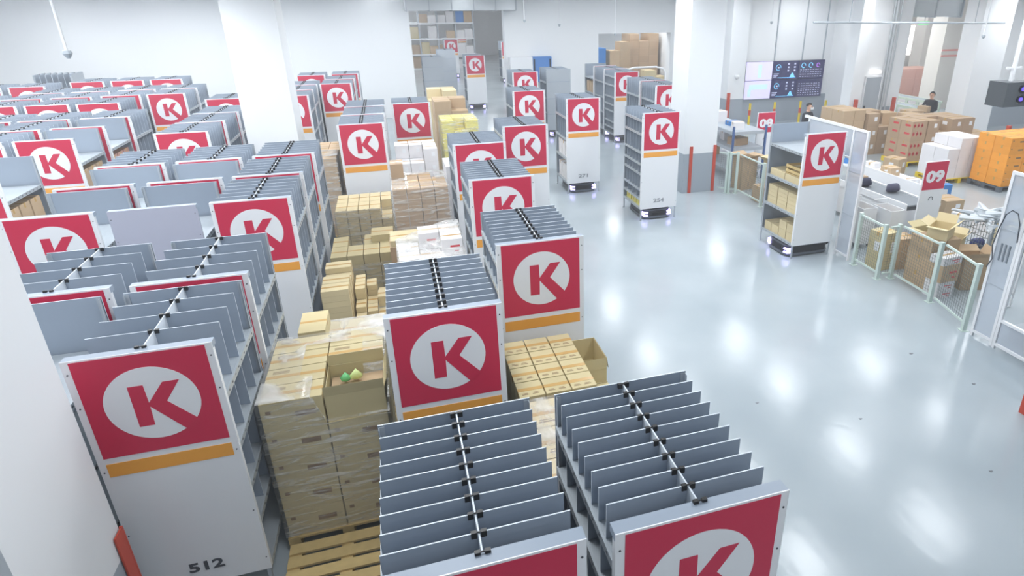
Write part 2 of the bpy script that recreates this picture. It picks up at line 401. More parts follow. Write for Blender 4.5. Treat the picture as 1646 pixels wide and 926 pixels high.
rack(7.70, 16.52, 'half', S + 'cut in half by the white pillar, behind rack 254')
rack(7.70, 17.74, 'half', 'grey shelf rack behind the one cut by the white pillar')
rack(7.45, 9.22, 'wide', S + 'its side open on wooden boxes, at the picking gate')
rack(3.88, 29.3, 'bare', S + 'carried by a robot in the wide opening')
rack(7.30, 39.3, 'bare', S + 'cut by the right edge of the wide opening')
rack(4.22, 43.1, 'bare', S + 'far beyond the wide opening, left and lower of two')
rack(6.5, 57, 'bare', S + 'farthest one, small, beyond the wide opening')
rack(1.98, 29.1, 'half', 'grey shelf rack with a plain grey panel at the left jamb of the opening', False, None, 'grey')
rack(2.98, 33.3, 'half', 'grey plain rack behind the one at the left jamb, carried by a robot', False, None, 'grey')
rack(-.62, 12.87, 'fine', S + 'whole sign above the brown carton stacks')
rack(-.60, 14.05, 'fine', 'grey shelf rack, second in the row behind the sign above the brown stacks')
rack(-.59, 15.23, 'fine', 'grey shelf rack, third in the row behind the sign above the brown stacks')
rack(.445, 15.33, 'half', S + 'above the wrapped white cartons, left of the yellow stack')
rack(-1.835, 4.33, 'deep', S + 'numbered 512 beside the wrapped carton stack', number='512')
rack(-1.82, 5.56, 'deep', S + 'only its red top edge seen, directly behind rack 512')
rack(-2.86, 4.33, 'bare', 'empty topped grey shelf rack between rack 512 and the near white pillar')
rack(-2.86, 5.58, 'deep', S + 'top edge only, half behind near pillar')
rack(-1.75, 7.95, 'half', S + 'upper half seen, behind rack 512 across the lane')
rack(-1.74, 9.18, 'half', 'grey shelf rack, second of the row beside the brown carton stacks')
rack(-1.70, 10.44, 'half', 'grey shelf rack, third and last of the row beside the brown stacks')
rack(-2.78, 7.94, 'bare', 'grey shelf rack with a plain lilac front and no sign', False, None, 'lilac')
rack(-2.75, 9.18, 'bare', 'empty topped grey rack directly behind the plain lilac front')
rack(-2.73, 10.40, 'half', 'divided grey rack, second behind the plain lilac front')
rack(-3.81, 7.96, 'bare', S + 'upper half seen beside the near pillar edge')
rack(-3.79, 9.19, 'bare', 'empty topped grey rack behind the K sign beside the near white pillar')
rack(-3.76, 10.39, 'half', 'divided grey rack, second behind the K sign beside the near pillar')
rack(-3.75, 12.98, 'half', S + 'half hidden, left of the middle white pillar')
rack(-3.70, 14.13, 'half', 'grey divided rack, second in the row left of the middle white pillar')
rack(-3.66, 15.28, 'half', 'grey divided rack, third in the row left of the middle white pillar')
rack(-3.95, 17.6, 'half', S + 'small red piece beside the middle pillar')
rack(-5.88, 10.52, 'bare', 'empty topped grey rack with cartons below, cut by the left pillar')
rack(-5.86, 12.96, 'bare', S + 'whole disc seen at the far left edge')
rack(-5.80, 14.18, 'bare', 'grey rack directly behind the whole disc sign at the far left')
rack(-5.73, 15.33, 'half', 'grey divided rack, third in the row of the far left disc sign')
rack(-5.65, 19.13, 'half', S + 'whole square seen in the far left rows')
rack(-5.64, 20.32, 'half', 'grey divided rack, last in the row behind the whole square sign')
for x, y, k, l in [(-6.88, 12.93, 'half', S + 'cut by the left edge beside the whole disc sign'), (-6.82, 14.13, 'half', 'grey divided rack behind the sign cut by the left edge'),
  (-6.80, 15.33, 'half', 'grey divided rack, third of the row at the left edge'), (-6.68, 17.69, 'half', S + 'right of three half signs, far left'),
  (-6.68, 19.15, 'half', 'grey divided rack behind the right one of the three half signs'), (-6.67, 20.35, 'half', 'grey divided rack, third behind the right half sign'),
  (-6.68, 23.0, 'half', S + 'right of the thin red strips, far corner'),
  (-7.9, 12.95, 'half', 'grey divided rack at the left edge, front of its row'), (-7.85, 14.12, 'half', 'grey divided rack at the left edge, second of its row'), (-7.8, 15.33, 'half', 'grey divided rack at the left edge, third of its row'),
  (-7.74, 17.78, 'half', S + 'middle of three half signs, far left'), (-7.74, 19.1, 'half', 'grey divided rack behind the middle half sign'), (-7.74, 20.3, 'half', 'grey divided rack, third behind the middle half sign'),
  (-7.74, 23.0, 'half', S + 'middle of the thin red strips, far corner'), (-8.9, 15.3, 'half', 'grey divided rack, leftmost one seen in its row at the edge'),
  (-8.80, 17.82, 'half', S + 'left of three half signs, far left'), (-8.80, 19.1, 'half', 'grey divided rack behind the left half sign'), (-8.80, 20.3, 'half', 'grey divided rack, third behind the left half sign'),
  (-8.80, 23.0, 'half', S + 'left of the thin red strips, far corner'), (-9.9, 19.1, 'half', 'grey divided rack, outer one in the far left block'), (-9.95, 22.1, 'half', S + 'short red strip at the far left edge'),
  (-11.0, 22.1, 'half', 'grey divided rack at the far left edge before the wall'),
  (-2.46, 17.63, 'half', S + 'cut by the middle white pillar on its right'), (-2.46, 18.85, 'half', 'grey divided rack behind the sign cut by the middle pillar'), (-2.45, 20.07, 'half', 'grey divided rack, third behind the sign cut by the middle pillar'),
  (-2.43, 22.75, 'half', S + 'left small one at the foot of the back wall'), (-1.38, 22.85, 'half', S + 'right small one at the foot of the back wall'),
  (-1.50, 20.05, 'half', S + 'whole square in view right of the middle white pillar'), (-1.45, 21.3, 'half', 'grey divided rack behind the whole square right of the middle pillar')]:
    rack(x, y, k, l)
o = rack(-10.25, 26.3, 'half', 'tall grey rack turned sideways in the far left corner', False, None, 'grey'); o.rotation_euler[2] = PI / 2

# ------------------------------------------------------------------ robots
RPROTO = None
def rounded(w, d, r, n=6, cx=0, cy=0, bulge=0):
    P = []
    for (sx, sy, a) in ((1, -1, -PI / 2), (1, 1, 0), (-1, 1, PI / 2), (-1, -1, PI)):
        for i in range(n + 1):
            t = a + PI / 2 * i / n; P.append((cx + sx * (w / 2 - r) + r * math.cos(t), cy + sy * (d / 2 - r) + r * math.sin(t)))
    if bulge: P = [(x, y - bulge * (1 - (2 * x / w) ** 2) if y < 0 else y) for x, y in P]
    return P
def robot(x, y, label, rz=0, grey=False):
    global RPROTO
    if RPROTO is None:
        r = bpy.data.objects.new('transport_robot', None); r.empty_display_size = .2; COL.objects.link(r)
        bb = MB(); bb.prism(rounded(.68, .96, .16, 6, 0, .48), .06, .2, robotm, 'z')
        bb.prism([(x, y) for x, y in rounded(.66, .94, .15, 6, 0, .48)], .2, .225, robotg, 'z')
        bb.obj('body', r)
        MB().prism(rounded(.71, .99, .17, 6, 0, .48), .03, .075, robotg, 'z').obj('bumper', r)
        MB().prism(rounded(.5, .6, .1, 5, 0, .5), .225, .25, greym, 'z').obj('lifting_plate', r)
        for sx in (-1, 1):
            l = MB()
            for z in (.095, .165): l.box(sx * .28 - .05, sx * .28 + .05, -.012, .05, z - .014, z + .014, glow, rot=-sx * -.5)
            l.box(sx * .325 - .012, sx * .325 + .012, .0, .12, .08, .18, glow)
            l.obj('corner_light', r)
        MB().box(-.12, .12, -.006, .004, .1, .17, black).obj('sensor_window', r)
        for sx in (-1, 1):
            for yy in (.22, .75): MB().prism([(yy + .06 * math.cos(a * PI / 6), .061 + .06 * math.sin(a * PI / 6)) for a in range(12)], sx * .2 - .02, sx * .2 + .02, black, 'x').obj('wheel', r)
        RPROTO = r
    else: r = copy_tree(RPROTO)
    r.location = (x, y, 0); r.rotation_euler[2] = rz; tag(r, label, 'robot', 'flat transport robots under racks'); return r
robot(4.555, 14.78 + .03, 'flat black robot with violet lights under rack 271, beside the rack row')
robot(5.54, 12.22 + .03, 'black robot carrying rack 254 close to the white pillar with the red guards')
robot(6.99, 9.66, 'dark flat robot with violet lights under the rack at the picking gate', -PI / 2)
robot(3.88, 29.3, 'small flat robot under the lone rack in the wide opening')
robot(7.82, 20.28, 'flat black robot under the tall rack behind racks 271 and 254')
robot(5.84, 21.95, 'flat black robot under the plain grey rack without a sign')
robot(7.85, 21.5, 'flat robot under the second rack of the row by the back wall')
robot(7.3, 39.3, 'tiny flat robot at the right edge of the wide opening')
robot(2.98, 33.3, 'small robot under the plain grey rack beyond the opening')
robot(4.22, 43.1, 'tiny flat robot under the far left K sign beyond the opening')

# ------------------------------------------------------------------ cartons, pallets, film
TONES = {
 'tan': mat('carton_tan', (198, 184, 142), .75, var=.05, scale=6, objvar=.05, bump=.05),
 'brown': mat('carton_brown', (188, 162, 130), .75, var=.06, scale=6, objvar=.08, bump=.05),
 'pale': mat('carton_pale', (212, 196, 156), .75, var=.04, scale=6, objvar=.05),
 'white': mat('carton_white', (226, 224, 226), .6, var=.03, scale=5, objvar=.03),
 'yellow': mat('carton_yellow', (224, 214, 112), .6, var=.08, scale=5, objvar=.05),
 'orange': mat('carton_orange', (240, 158, 48), .6, var=.06, scale=5, objvar=.06),
 'kraft': mat('carton_kraft', (176, 150, 122), .75, var=.05, scale=5, objvar=.06),
 'red': mat('carton_redbrown', (170, 126, 112), .75, var=.05, scale=5, objvar=.06),
 'blue': mat('crate_blue', (60, 130, 200), .5, var=.03, scale=5, objvar=.06),
}
CM = {}
def carton_mesh(w, d, h, tone, marks):
    key = (round(w, 3), round(d, 3), round(h, 3), tone, marks)
    if key in CM: return CM[key]
    b = MB(); m = TONES[tone]; g = .004
    b.box(-w / 2, w / 2, -d / 2, d / 2, 0, h - .006, m)
    # the two closed top flaps with the slit between them, then the tape
    b.box(-w / 2, w / 2, -d / 2, -g / 2, h - .006, h, m); b.box(-w / 2, w / 2, g / 2, d / 2, h - .006, h, m)
    if marks != 'plain': b.box(-w / 2, w / 2, -.022, .022, h, h + .0012, tape); b.box(-w / 2 - .001, -w / 2, -.022, .022, h - .07, h, tape); b.box(w / 2, w / 2 + .001, -.022, .022, h - .07, h, tape)
    ik = mat('carton_print', (128, 100, 70), .7)
    if marks == 'print':
        b.box(w * .04, w * .36, -d / 2 - .001, -d / 2, h * .42, h * .6, ik); b.box(-w * .42, -w * .34, -d / 2 - .001, -d / 2, h * .62, h * .74, ik)
        for q in range(3): b.box(-w * .4, -w * .12, d * (.2 + .06 * q), d * (.225 + .06 * q), h + .0, h + .001, ik)
    if marks == 'rows':
        for q in range(2): b.box(-w * .38 + q * w * .42, -w * .1 + q * w * .42, -d * .34, -d * .3, h, h + .001, ik); b.box(-w * .36 + q * w * .42, -w * .14 + q * w * .42, -d * .26, -d * .235, h, h + .001, ik)
        b.box(-w * .3, w * .3, -d / 2 - .001, -d / 2, h * .4, h * .6, ik)
    if marks == 'redprint':
        rr = mat('carton_red_print', (206, 60, 70), .6)
        if w * h < .13:
            b.box(-w * .1, w * .36, -d / 2 - .001, -d / 2, h * .5, h * .62, rr); b.box(w * .1, w * .3, -d / 2 - .001, -d / 2, h * .22, h * .3, rr)
            me = b.mesh('carton'); CM[key] = me; return me
        for z in (.34, .74):
            for q in range(3): b.box(-w * .42 + q * w * .25, -w * .27 + q * w * .25, -d / 2 - .001, -d / 2, h * z, h * (z + .1), rr); b.box(-w * .38 + q * w * .25, -w * .33 + q * w * .25, -d / 2 - .001, -d / 2, h * (z - .06), h * (z + .16), rr)
            b.box(-w / 2 - .001, -w / 2, -d * .35, d * .1, h * z, h * (z + .1), rr)
    if marks == 'label':
        b.box(w * .05, w * .3, -d / 2 - .001, -d / 2, h * .45, h * .75, white); b.box(-w / 2 - .001, -w / 2, -d * .2, d * .1, h * .5, h * .75, white)
    me = b.mesh('carton'); CM[key] = me; return me
def carton(x, y, z, w, d, h, tone, label, group=None, rz=0., marks='tape', name='carton'):
    o = bpy.data.objects.new(name, carton_mesh(w, d, h, tone, marks)); COL.objects.link(o); o.location = (x, y, z); o.rotation_euler[2] = rz
    return tag(o, label, 'crate' if name == 'crate' else 'box', group)
def stack(x0, x1, y0, y1, z0, nx, ny, h, tops, tone, label, group, marks='tape', jit=.01, name='carton', yaw=0):
    """tops[j][i] = number of layers of column i in row j (front row first); inner hidden boxes are left out"""
    dx = (x1 - x0) / nx; dy = (y1 - y0) / ny
    T = lambda i, j: tops[j][i] if 0 <= i < nx and 0 <= j < ny else 0
    for j in range(ny):
        for i in range(nx):
            for k in range(T(i, j)):
                hidden = k < T(i, j) - 1 and T(i, j - 1) > k and T(i - 1, j) > k and T(i + 1, j) > k
                if hidden: continue
                a = random.uniform(-jit, jit)
                carton(x0 + dx * (i + .5), y0 + dy * (j + .5), z0 + k * h, dx - .012, dy - .012, h - .002, tone, spot(label, k, T(i, j), i, nx, j, ny), group, a * .6, marks, name)
ORD = ['lowest', 'second', 'third', 'fourth', 'fifth', 'sixth', 'seventh', 'eighth', 'ninth', 'tenth']
def spot(label, k, nk, i, nx, j, ny):
    lay = 'top' if k == nk - 1 else ORD[k]
    row = '' if ny == 1 else ('front ' if j == 0 else 'rear ' if j == ny - 1 else ORD[j] + ' row ')
    col = '' if nx == 1 else ('left' if i == 0 else 'right' if i == nx - 1 else 'middle' if nx == 3 else ORD[i] + ' column')
    return (label + ', ' + lay + ' layer ' + row + col).strip()
def pallet(x0, x1, y0, y1, label, z=0., m=None, group='wooden pallets under the stacks'):
    m = m or wood; r = empty('pallet', ((x0 + x1) / 2, (y0 + y1) / 2, z), label, 'pallet', group); w = (x1 - x0) / 2; d = (y1 - y0) / 2
    b = MB(); n = int(2 * d / .13)
    for i in range(n): yy = -d + (2 * d - .11) * i / (n - 1); b.box(-w, w, yy, yy + .11, .12, .142, m)
    for xx in (-w, -.05, w - .1): b.box(xx, xx + .1, -d, d, .098, .12, m)
    b.obj('deck', r)
    for xx in (-w, -.05, w - .1):
        q = MB()
        for yy in (-d, -.06, d - .12): q.box(xx, xx + .1, yy, yy + .12, .02, .098, m)
        q.box(xx, xx + .1, -d, d, 0, .02, m); q.obj('skid', r)
    return r
def wrap(x0, x1, y0, y1, z0, z1, label, top=True, pile=None, fm=None):
    """film hugging a stack; pile(u, v) may lower the top"""
    nx = 14; nz = 14; v = []; f = []
    ring = []
    per = [(x0 + (x1 - x0) * i / nx, y0) for i in range(nx)] + [(x1, y0 + (y1 - y0) * i / nx) for i in range(nx)] + [(x1 - (x1 - x0) * i / nx, y1) for i in range(nx)] + [(x0, y1 - (y1 - y0) * i / nx) for i in range(nx)]
    cx, cy = (x0 + x1) / 2, (y0 + y1) / 2; n = len(per)
    for k in range(nz + 1):
        for (x, y) in per:
            z = z0 + (z1 - z0) * k / nz; s = 1.012 + .012 * noise.noise(Vector((x * 5, y * 5, z * 9)))
            if k == nz and pile: z = pile(x, y)
            elif pile: z = min(z, pile(x, y))
            v.append((cx + (x - cx) * s, cy + (y - cy) * s, z))
    for k in range(nz):
        for i in range(n): j = (i + 1) % n; f.append((k * n + i, k * n + j, (k + 1) * n + j, (k + 1) * n + i))
    if top:
        base = len(v); q = 10
        for j in range(q + 1):
            for i in range(q + 1):
                x = x0 + (x1 - x0) * i / q; y = y0 + (y1 - y0) * j / q; e = min(i, j, q - i, q - j)
                zz = (pile(x, y) if pile else z1) + .008 + (.014 * abs(noise.noise(Vector((x * 6, y * 6, 3)))) if e else 0)
                v.append((x, y, zz))
        for j in range(q):
            for i in range(q):
                if .25 < i / q < .75 and .25 < j / q < .75 and top == 'rim': continue
                a = base + j * (q + 1) + i; f.append((a, a + 1, a + q + 2, a + q + 1))
    me = bpy.data.meshes.new('stretch_film'); me.from_pydata(v, [], f); me.materials.append(fm or film); me.polygons.foreach_set('use_smooth', [True] * len(me.polygons))
    o = bpy.data.objects.new('stretch_film', me); COL.objects.link(o); return tag(o, label, 'plastic film')
def open_carton(x, y, z, w, d, h, tone, label, flaps=((0, .35), (1, .35), (2, .6), (3, .6)), rz=0, group=None, fl=.48):
    r = empty('open_carton', (x, y, z), label, 'box', group, rz); m = TONES[tone]; t = .006
    b = MB(); b.box(-w / 2, w / 2, -d / 2, d / 2, 0, t, m)
    b.box(-w / 2, w / 2, -d / 2, -d / 2 + t, t, h, m); b.box(-w / 2, w / 2, d / 2 - t, d / 2, t, h, m); b.box(-w / 2, -w / 2 + t, -d / 2 + t, d / 2 - t, t, h, m); b.box(w / 2 - t, w / 2, -d / 2 + t, d / 2 - t, t, h, m)
    b.obj('box_body', r)
    for s, a in flaps:
        L = min(w, d) * fl; f = MB(); c, sn = math.cos(a * PI / 2), math.sin(a * PI / 2)
        if s in (0, 1):
            sg = -1 if s == 0 else 1; y0 = sg * d / 2
            f.prism([(y0, h), (y0 + sg * L * c, h + L * sn), (y0 + sg * L * c, h + L * sn + t), (y0, h + t)], -w / 2, w / 2, m, 'x')
        else:
            sg = -1 if s == 2 else 1; x0 = sg * w / 2
            f.prism([(x0, h), (x0 + sg * L * c, h + L * sn), (x0 + sg * L * c, h + L * sn + t), (x0, h + t)], -d / 2, d / 2, m, 'y')
        f.obj('flap', r)
    return r
# P1 near wrapped stack
WL = 'tan carton in the film-wrapped stack beside rack 512'
pallet(-1.34, -.33, 4.74, 5.86, 'wooden pallet under the film-wrapped stack beside rack 512')
stack(-1.33, -.34, 4.76, 5.85, .144, 2, 4, .285, [[5, 4], [5, 4], [5, 5], [5, 5]], 'tan', WL, 'cartons wrapped beside rack 512', 'print', .004)
open_carton(-.585, 5.03, .144 + 4 * .285, .485, .5, .25, 'tan', 'open tan carton with a green bag inside on the film-wrapped stack', ((1, .96), (0, .9), (3, .8)), fl=.2)
carton(-.585, 5.03, .144 + 4 * .285 + .008, .44, .44, .13, 'brown', 'flat brown inner box under the green bag in the open carton', None, 0, 'plain', 'inner_box')
b = MB(); gr = mat('green_bag', (110, 200, 130), .4); lg = mat('pale_green_bag', (210, 226, 150), .4)
b.tube([(-.08, 0, .045), (-.04, .01, .06), (0, -.01, .05)], [.02, .045, .018], gr, 10); b.tube([(0, 0, .05), (.05, .02, .07), (.1, .0, .05)], [.02, .05, .02], lg, 10)
tag(b.obj('snack_bag', smooth=True, loc=(-.64, 5.12, .144 + 4 * .285 + .138)), 'crumpled green bag lying in the open tan carton', 'bag')
wrap(-1.345, -.325, 4.745, 5.865, .16, 1.575, 'clear stretch film around the tan carton stack beside rack 512', 'rim', lambda x, y: 1.575 if (y > 5.25 or x < -.84) else 1.30)
pallet(-1.31, -.35, 3.5, 4.66, 'empty wooden pallet at the bottom edge in front of the wrapped stack')
# P2 half empty, with loose film
pallet(-1.3, -.35, 6.1, 7.1, 'wooden pallet of the low film-covered stack behind the near wrapped stack')
stack(-1.28, -.38, 6.12, 7.05, .144, 2, 2, .32, [[3, 3], [3, 3]], 'tan', 'tan carton in the low film-covered stack', 'low film-covered stack')
carton(-1.12, 6.75, .144 + .96, .28, .5, .18, 'tan', 'tan carton standing upright on the low film-covered stack')
wrap(-1.29, -.37, 6.11, 7.06, .3, 1.11, 'loose bunched film over the low stack behind the near wrapped stack', fm=film2)
# P3 steps of flat cartons
FL = 'flat pale carton in the stepped pile'
pallet(-1.2, -.2, 8.0, 9.1, 'wooden pallet under the stepped pile of flat cartons')
stack(-1.19, -.83, 8.02, 9.08, .144, 1, 4, .084, [[11], [11], [10], [11]], 'pale', FL, 'stepped pile of flat cartons', 'tape')
stack(-.81, -.22, 8.02, 9.08, .144, 4, 4, .084, [[5, 4, 3, 4], [6, 5, 4, 4], [8, 5, 6, 4], [8, 7, 5, 6]], 'pale', FL, 'stepped pile of flat cartons', 'tape')
# P4
pallet(-1.22, -.2, 9.75, 10.75, 'wooden pallet under the yellowish carton stack')
stack(-1.21, -.21, 9.76, 10.74, .144, 4, 2, .24, [[3, 3, 3, 3], [3, 2, 3, 3]], 'tan', 'yellowish carton in the second wrapped stack from the lane', 'yellowish carton stack', 'tape')
carton(-.4, 10.5, .144 + .72, .36, .4, .12, 'tan', 'yellowish flat carton lying on the right of the yellowish stack')
wrap(-1.225, -.195, 9.745, 10.755, .16, .72, 'film around the yellowish carton stack', False)
# P5
pallet(-1.2, -.2, 11.3, 12.4, 'wooden pallet under the brown stack in front of the whole sign')
stack(-1.19, -.21, 11.31, 12.39, .144, 5, 2, .2, [[5, 5, 5, 5, 4], [5, 5, 5, 5, 5]], 'pale', 'pale carton in the wrapped stack before the K sign', 'pale wrapped stack', 'tape')
wrap(-1.205, -.195, 11.295, 12.405, .16, 1.16, 'film around the pale stack in front of the whole K sign', False)
# P6 stack in lane at left of rack row 540
pallet(-2.0, -1.15, 12.9, 13.75, 'pallet under the tall brown stack beside the middle pillar')
stack(-1.98, -1.17, 12.92, 13.72, .144, 2, 2, .27, [[6, 6], [6, 6]], 'brown', 'brown carton in the tall stack beside the middle pillar', 'tall brown stack')
wrap(-1.99, -1.16, 12.91, 13.73, .3, 1.765, 'film around the tall brown stack beside the middle pillar')
stack(-1.85, -1.15, 15.0, 16.0, 0, 2, 2, .3, [[5, 5], [5, 5]], 'brown', 'brown carton standing behind the middle pillar near a rack row', 'brown cartons behind the pillar')
# P7 brown tray cartons behind rack with whole sign in the middle
pallet(-.28, .74, 6.5, 7.45, 'pallet under the low brown stack behind the middle K sign')
stack(-.27, .73, 6.52, 7.43, .144, 3, 2, .26, [[4, 4, 4], [4, 4, 4]], 'pale', 'pale carton in the low stack behind the middle K sign', 'low pale stack')
# P8 white cartons
pallet(-.16, .74, 7.75, 8.8, 'pallet under the film-covered white cartons')
stack(-.15, .73, 7.76, 8.79, .144, 3, 3, .24, [[4, 5, 5], [5, 5, 6], [5, 6, 6]], 'white', 'white carton with red print in the film-covered pile', 'white film-covered cartons', 'redprint')
wrap(-.165, .745, 7.745, 8.81, .16, 1.6, 'loose clear film draped over the white cartons', True, lambda x, y: 1.16 + .24 * min(1, max(0, (x + .25) * 1.3)) + .22 * min(1, max(0, (y - 7.9) * 1.2)), film2)
carton(-.05, 9.5, 0, .45, .5, 1.12, 'kraft', 'upright brown carton under the pair of flat cartons')
carton(-.05, 9.5, 1.122, .42, .46, .1, 'pale', 'pale flat carton on the upright brown carton behind the white pile')
# P9 wrapped brown
pallet(-.16, .76, 10.15, 11.25, 'pallet under the wrapped brown stack behind the white pile')
stack(-.15, .75, 10.17, 11.23, .144, 4, 3, .27, [[6, 6, 6, 6], [6, 6, 6, 6], [7, 6, 6, 5]], 'kraft', 'brown carton in the wrapped stack behind the white pile', 'wrapped brown stack')
wrap(-.165, .765, 10.145, 11.255, .16, 1.78, 'film around the brown stack behind the white pile', 'rim')
# P10 white boxes under the 633 sign
pallet(-.05, .82, 12.9, 13.9, 'pallet under the white cartons before the K sign left of the yellow stack')
stack(-.04, .81, 12.92, 13.88, .144, 3, 2, .28, [[5, 5, 6], [6, 6, 6]], 'white', 'white carton in the stack left of the yellow stack', 'white cartons before the sign', 'label')
stack(.88, 1.42, 12.1, 12.9, 0, 1, 2, .27, [[6], [6]], 'white', 'white carton in the narrow stack in front of the yellow stack', 'narrow white stack', 'plain')
# P11 yellow
pallet(1.06, 1.92, 14.6, 15.6, 'pallet under the yellow film stack')
stack(1.07, 1.91, 14.62, 15.58, .144, 3, 2, .24, [[8, 7, 8], [8, 8, 8]], 'yellow', 'yellow carton in the tall stack by the aisle', 'tall yellow stack')
wrap(1.055, 1.925, 14.6, 15.6, .3, 2.07, 'yellowish film around the tall yellow stack by the aisle')
stack(1.1, 2.0, 17.2, 18.2, 0, 2, 2, .27, [[8, 7], [8, 8]], 'brown', 'brown carton in the stack behind the yellow stack', 'brown stack behind the yellow')
stack(1.1, 1.95, 19.4, 20.4, 0, 2, 2, .27, [[7, 8], [8, 8]], 'pale', 'pale carton in the rear stack toward the wide opening', 'pale rear stack')
# P12 printed cartons at the edge of the bare floor
pallet(.74, 1.73, 4.3, 5.3, 'pallet under the printed cartons at the edge of the bare floor')
stack(.75, 1.45, 4.32, 5.28, .144, 3, 4, .335, [[4, 4, 4]] * 4, 'tan', 'printed tan carton by the bare floor', 'printed cartons by the bare floor', 'rows')
stack(1.46, 1.72, 4.32, 5.28, .144, 1, 2, .335, [[3], [3]], 'tan', 'tan carton in the lower right column of the pallet by the bare floor', 'lower right column of printed cartons', 'rows')
open_carton(1.59, 5.03, .144 + 3 * .335, .24, .42, .26, 'tan', 'open tan carton at the rear right corner of the printed cartons', ((0, -.98), (3, -.9), (2, .1)))
pallet(.74, 1.73, 3.1, 4.22, 'pallet of the pale stack directly behind the nearest rack')
stack(.76, 1.72, 3.12, 4.2, .144, 2, 3, .345, [[4, 4]] * 3, 'pale', 'pale carton in the film-topped stack directly behind the nearest rack', 'pale stack behind the nearest rack', 'rows')
wrap(.745, 1.735, 3.1, 4.215, .3, 1.53, 'clear film over the pale stack directly behind the nearest rack')
# boxes inside racks
def shelf_boxes(x, y, z, zs, tone, label, group, n=3):
    for i in range(n):
        for j in range(2):
            w = .78 / 2; carton(x - .2 + j * .4, y + .22 + i * .32, z + .012, .37, .29, zs, tone, label + (', front', ', middle', ', rear')[i] + (' left', ' right')[j], group, random.uniform(-.02, .02))
shelf_boxes(-5.88, 10.52, 1.4, .4, 'brown', 'brown carton on a shelf of the rack cut by the left pillar', 'cartons on the far left rack shelf')
shelf_boxes(-5.86, 12.96, 1.4, .4, 'kraft', 'brown carton on the shelf of the far left disc sign rack', 'cartons on the disc sign rack shelf')
shelf_boxes(-5.80, 14.18, 1.4, .4, 'red', 'reddish carton on the shelf behind the far left disc sign', 'cartons on the rack behind the disc sign')
shelf_boxes(4.555, 14.78, 1.42 - .52, .38, 'white', 'white carton on a lower shelf of rack 271', 'white cartons in rack 271')
shelf_boxes(4.555, 14.78, .29, .4, 'white', 'white carton on the bottom shelf of rack 271', 'bottom white cartons in rack 271')
shelf_boxes(5.54, 12.22, .29, .12, 'yellow', 'yellow carton on the bottom shelf of rack 254', 'yellow cartons in rack 254')
shelf_boxes(7.85, 22.72, 1.4, .4, 'brown', 'brown carton on a shelf of the rearmost rack by the back wall', 'cartons in the rearmost rack')
# wooden boxes in the gate rack (x 7.0-7.9, y 9.22-10.34)
woodb = 'tan'
for k, (z, hh, rows) in enumerate(((1.43, .13, 1), (.86, .075, 5), (.29, .17, 2))):
    for q in range(rows):
        for i in range((2, 3, 4)[k]):
            for j in range(2):
                n = (2, 3, 4)[k]; dd = .98 / n
                if k == 2 and q == 1 and i > 1: continue
                carton(7.45 - .2 + .4 * j, 9.29 + dd * (i + .5), z + .012 + q * hh, .38, dd - .02, hh - .003, 'pale', spot(('pale', 'long pale', 'squat pale')[k] + ' box on the %s shelf of the gate rack' % ('upper', 'middle', 'bottom')[k], q, rows, j, 2, i, n), ('upper', 'middle', 'bottom')[k] + ' gate rack boxes', random.uniform(-.02, .02), 'plain')
r = empty('wooden_crate', (7.25, 9.55, 1.58), 'slatted wooden crate on the upper shelf of the rack at the gate', 'crate')
b = MB(); b.box(-.18, .18, -.24, .24, 0, .012, wood)
for z in (.03, .12):
    b.box(-.18, .18, -.24, -.23, z, z + .05, wood); b.box(-.18, .18, .23, .24, z, z + .05, wood); b.box(-.18, -.17, -.23, .23, z, z + .05, wood); b.box(.17, .18, -.23, .23, z, z + .05, wood)
for sx in (-1, 1):
    for sy in (-1, 1): b.box(sx * .16 - .012, sx * .16 + .012, sy * .215 - .012, sy * .215 + .012, .012, .18, wood)
b.obj('crate_body', r)

# ------------------------------------------------------------------ fence and gates on the right
def fence_panel(x0, y0, x1, y1, h, label, posts=(1, 1)):
    a = Vector((x0, y0, 0)); c = Vector((x1, y1, 0)); d = c - a; L = d.length; rz = math.atan2(d.y, d.x)
    r = empty('mesh_fence', (x0, y0, 0), label, 'fence', 'mint wire mesh fence panels', rz)
    b = MB(); b.box(.025, L - .025, -.015, .015, h - .03, h, mint); b.box(.025, L - .025, -.015, .015, .1, .13, mint); b.obj('rail', r)
    for i, on in enumerate(posts):
        if on: xx = 0 if i == 0 else L; p = MB(); p.box(xx - .03, xx + .03, -.03, .03, .006, h + .03, mint); p.box(xx - .06, xx + .06, -.06, .06, 0, .006, mint); p.obj('post', r)
    m = MB(); s = .055; n = int((L - .06) / s); k = int((h - .16) / s)
    for i in range(1, n + 1): xx = .03 + (L - .06) * i / (n + 1); m.box(xx - .0018, xx + .0018, -.0018, .0018, .13, h - .03, wire)
    for j in range(1, k + 1): zz = .13 + (h - .16) * j / (k + 1); m.box(.03, L - .03, .002, .005, zz - .0018, zz + .0018, wire)
    m.obj('wire_mesh', r); return r
fence_panel(7.9, 13.82, 8.06, 13.6, 1.05, 'short mint mesh fence piece against the white pillar', (0, 1))
fence_panel(8.1, 13.55, 8.28, 13.5, 1.05, 'narrow mint mesh fence piece at the jog by the pillar')
fence_panel(8.3, 13.42, 8.28, 12.3, 1.05, 'mint mesh fence panel before the shelf with the blue post', (0, 1))
fence_panel(8.28, 12.22, 8.26, 11.0, 1.05, 'mint mesh fence panel left of the rack at the picking gate', (0, 1))
fence_panel(8.26, 10.92, 8.25, 10.55, 1.05, 'mint mesh fence piece hidden half behind the gate rack', (0, 1))
fence_panel(8.0, 8.65, 7.95, 7.98, 1.0, 'mint mesh fence panel in front of the tan labelled carton')
fence_panel(7.98, 7.93, 8.2, 7.93, 1.0, 'narrow mint fence piece at the jog before the tall cartons', (0, 1))
fence_panel(8.2, 7.86, 8.12, 6.96, 1.03, 'mint mesh fence panel in front of the white and red cartons', (0, 1))
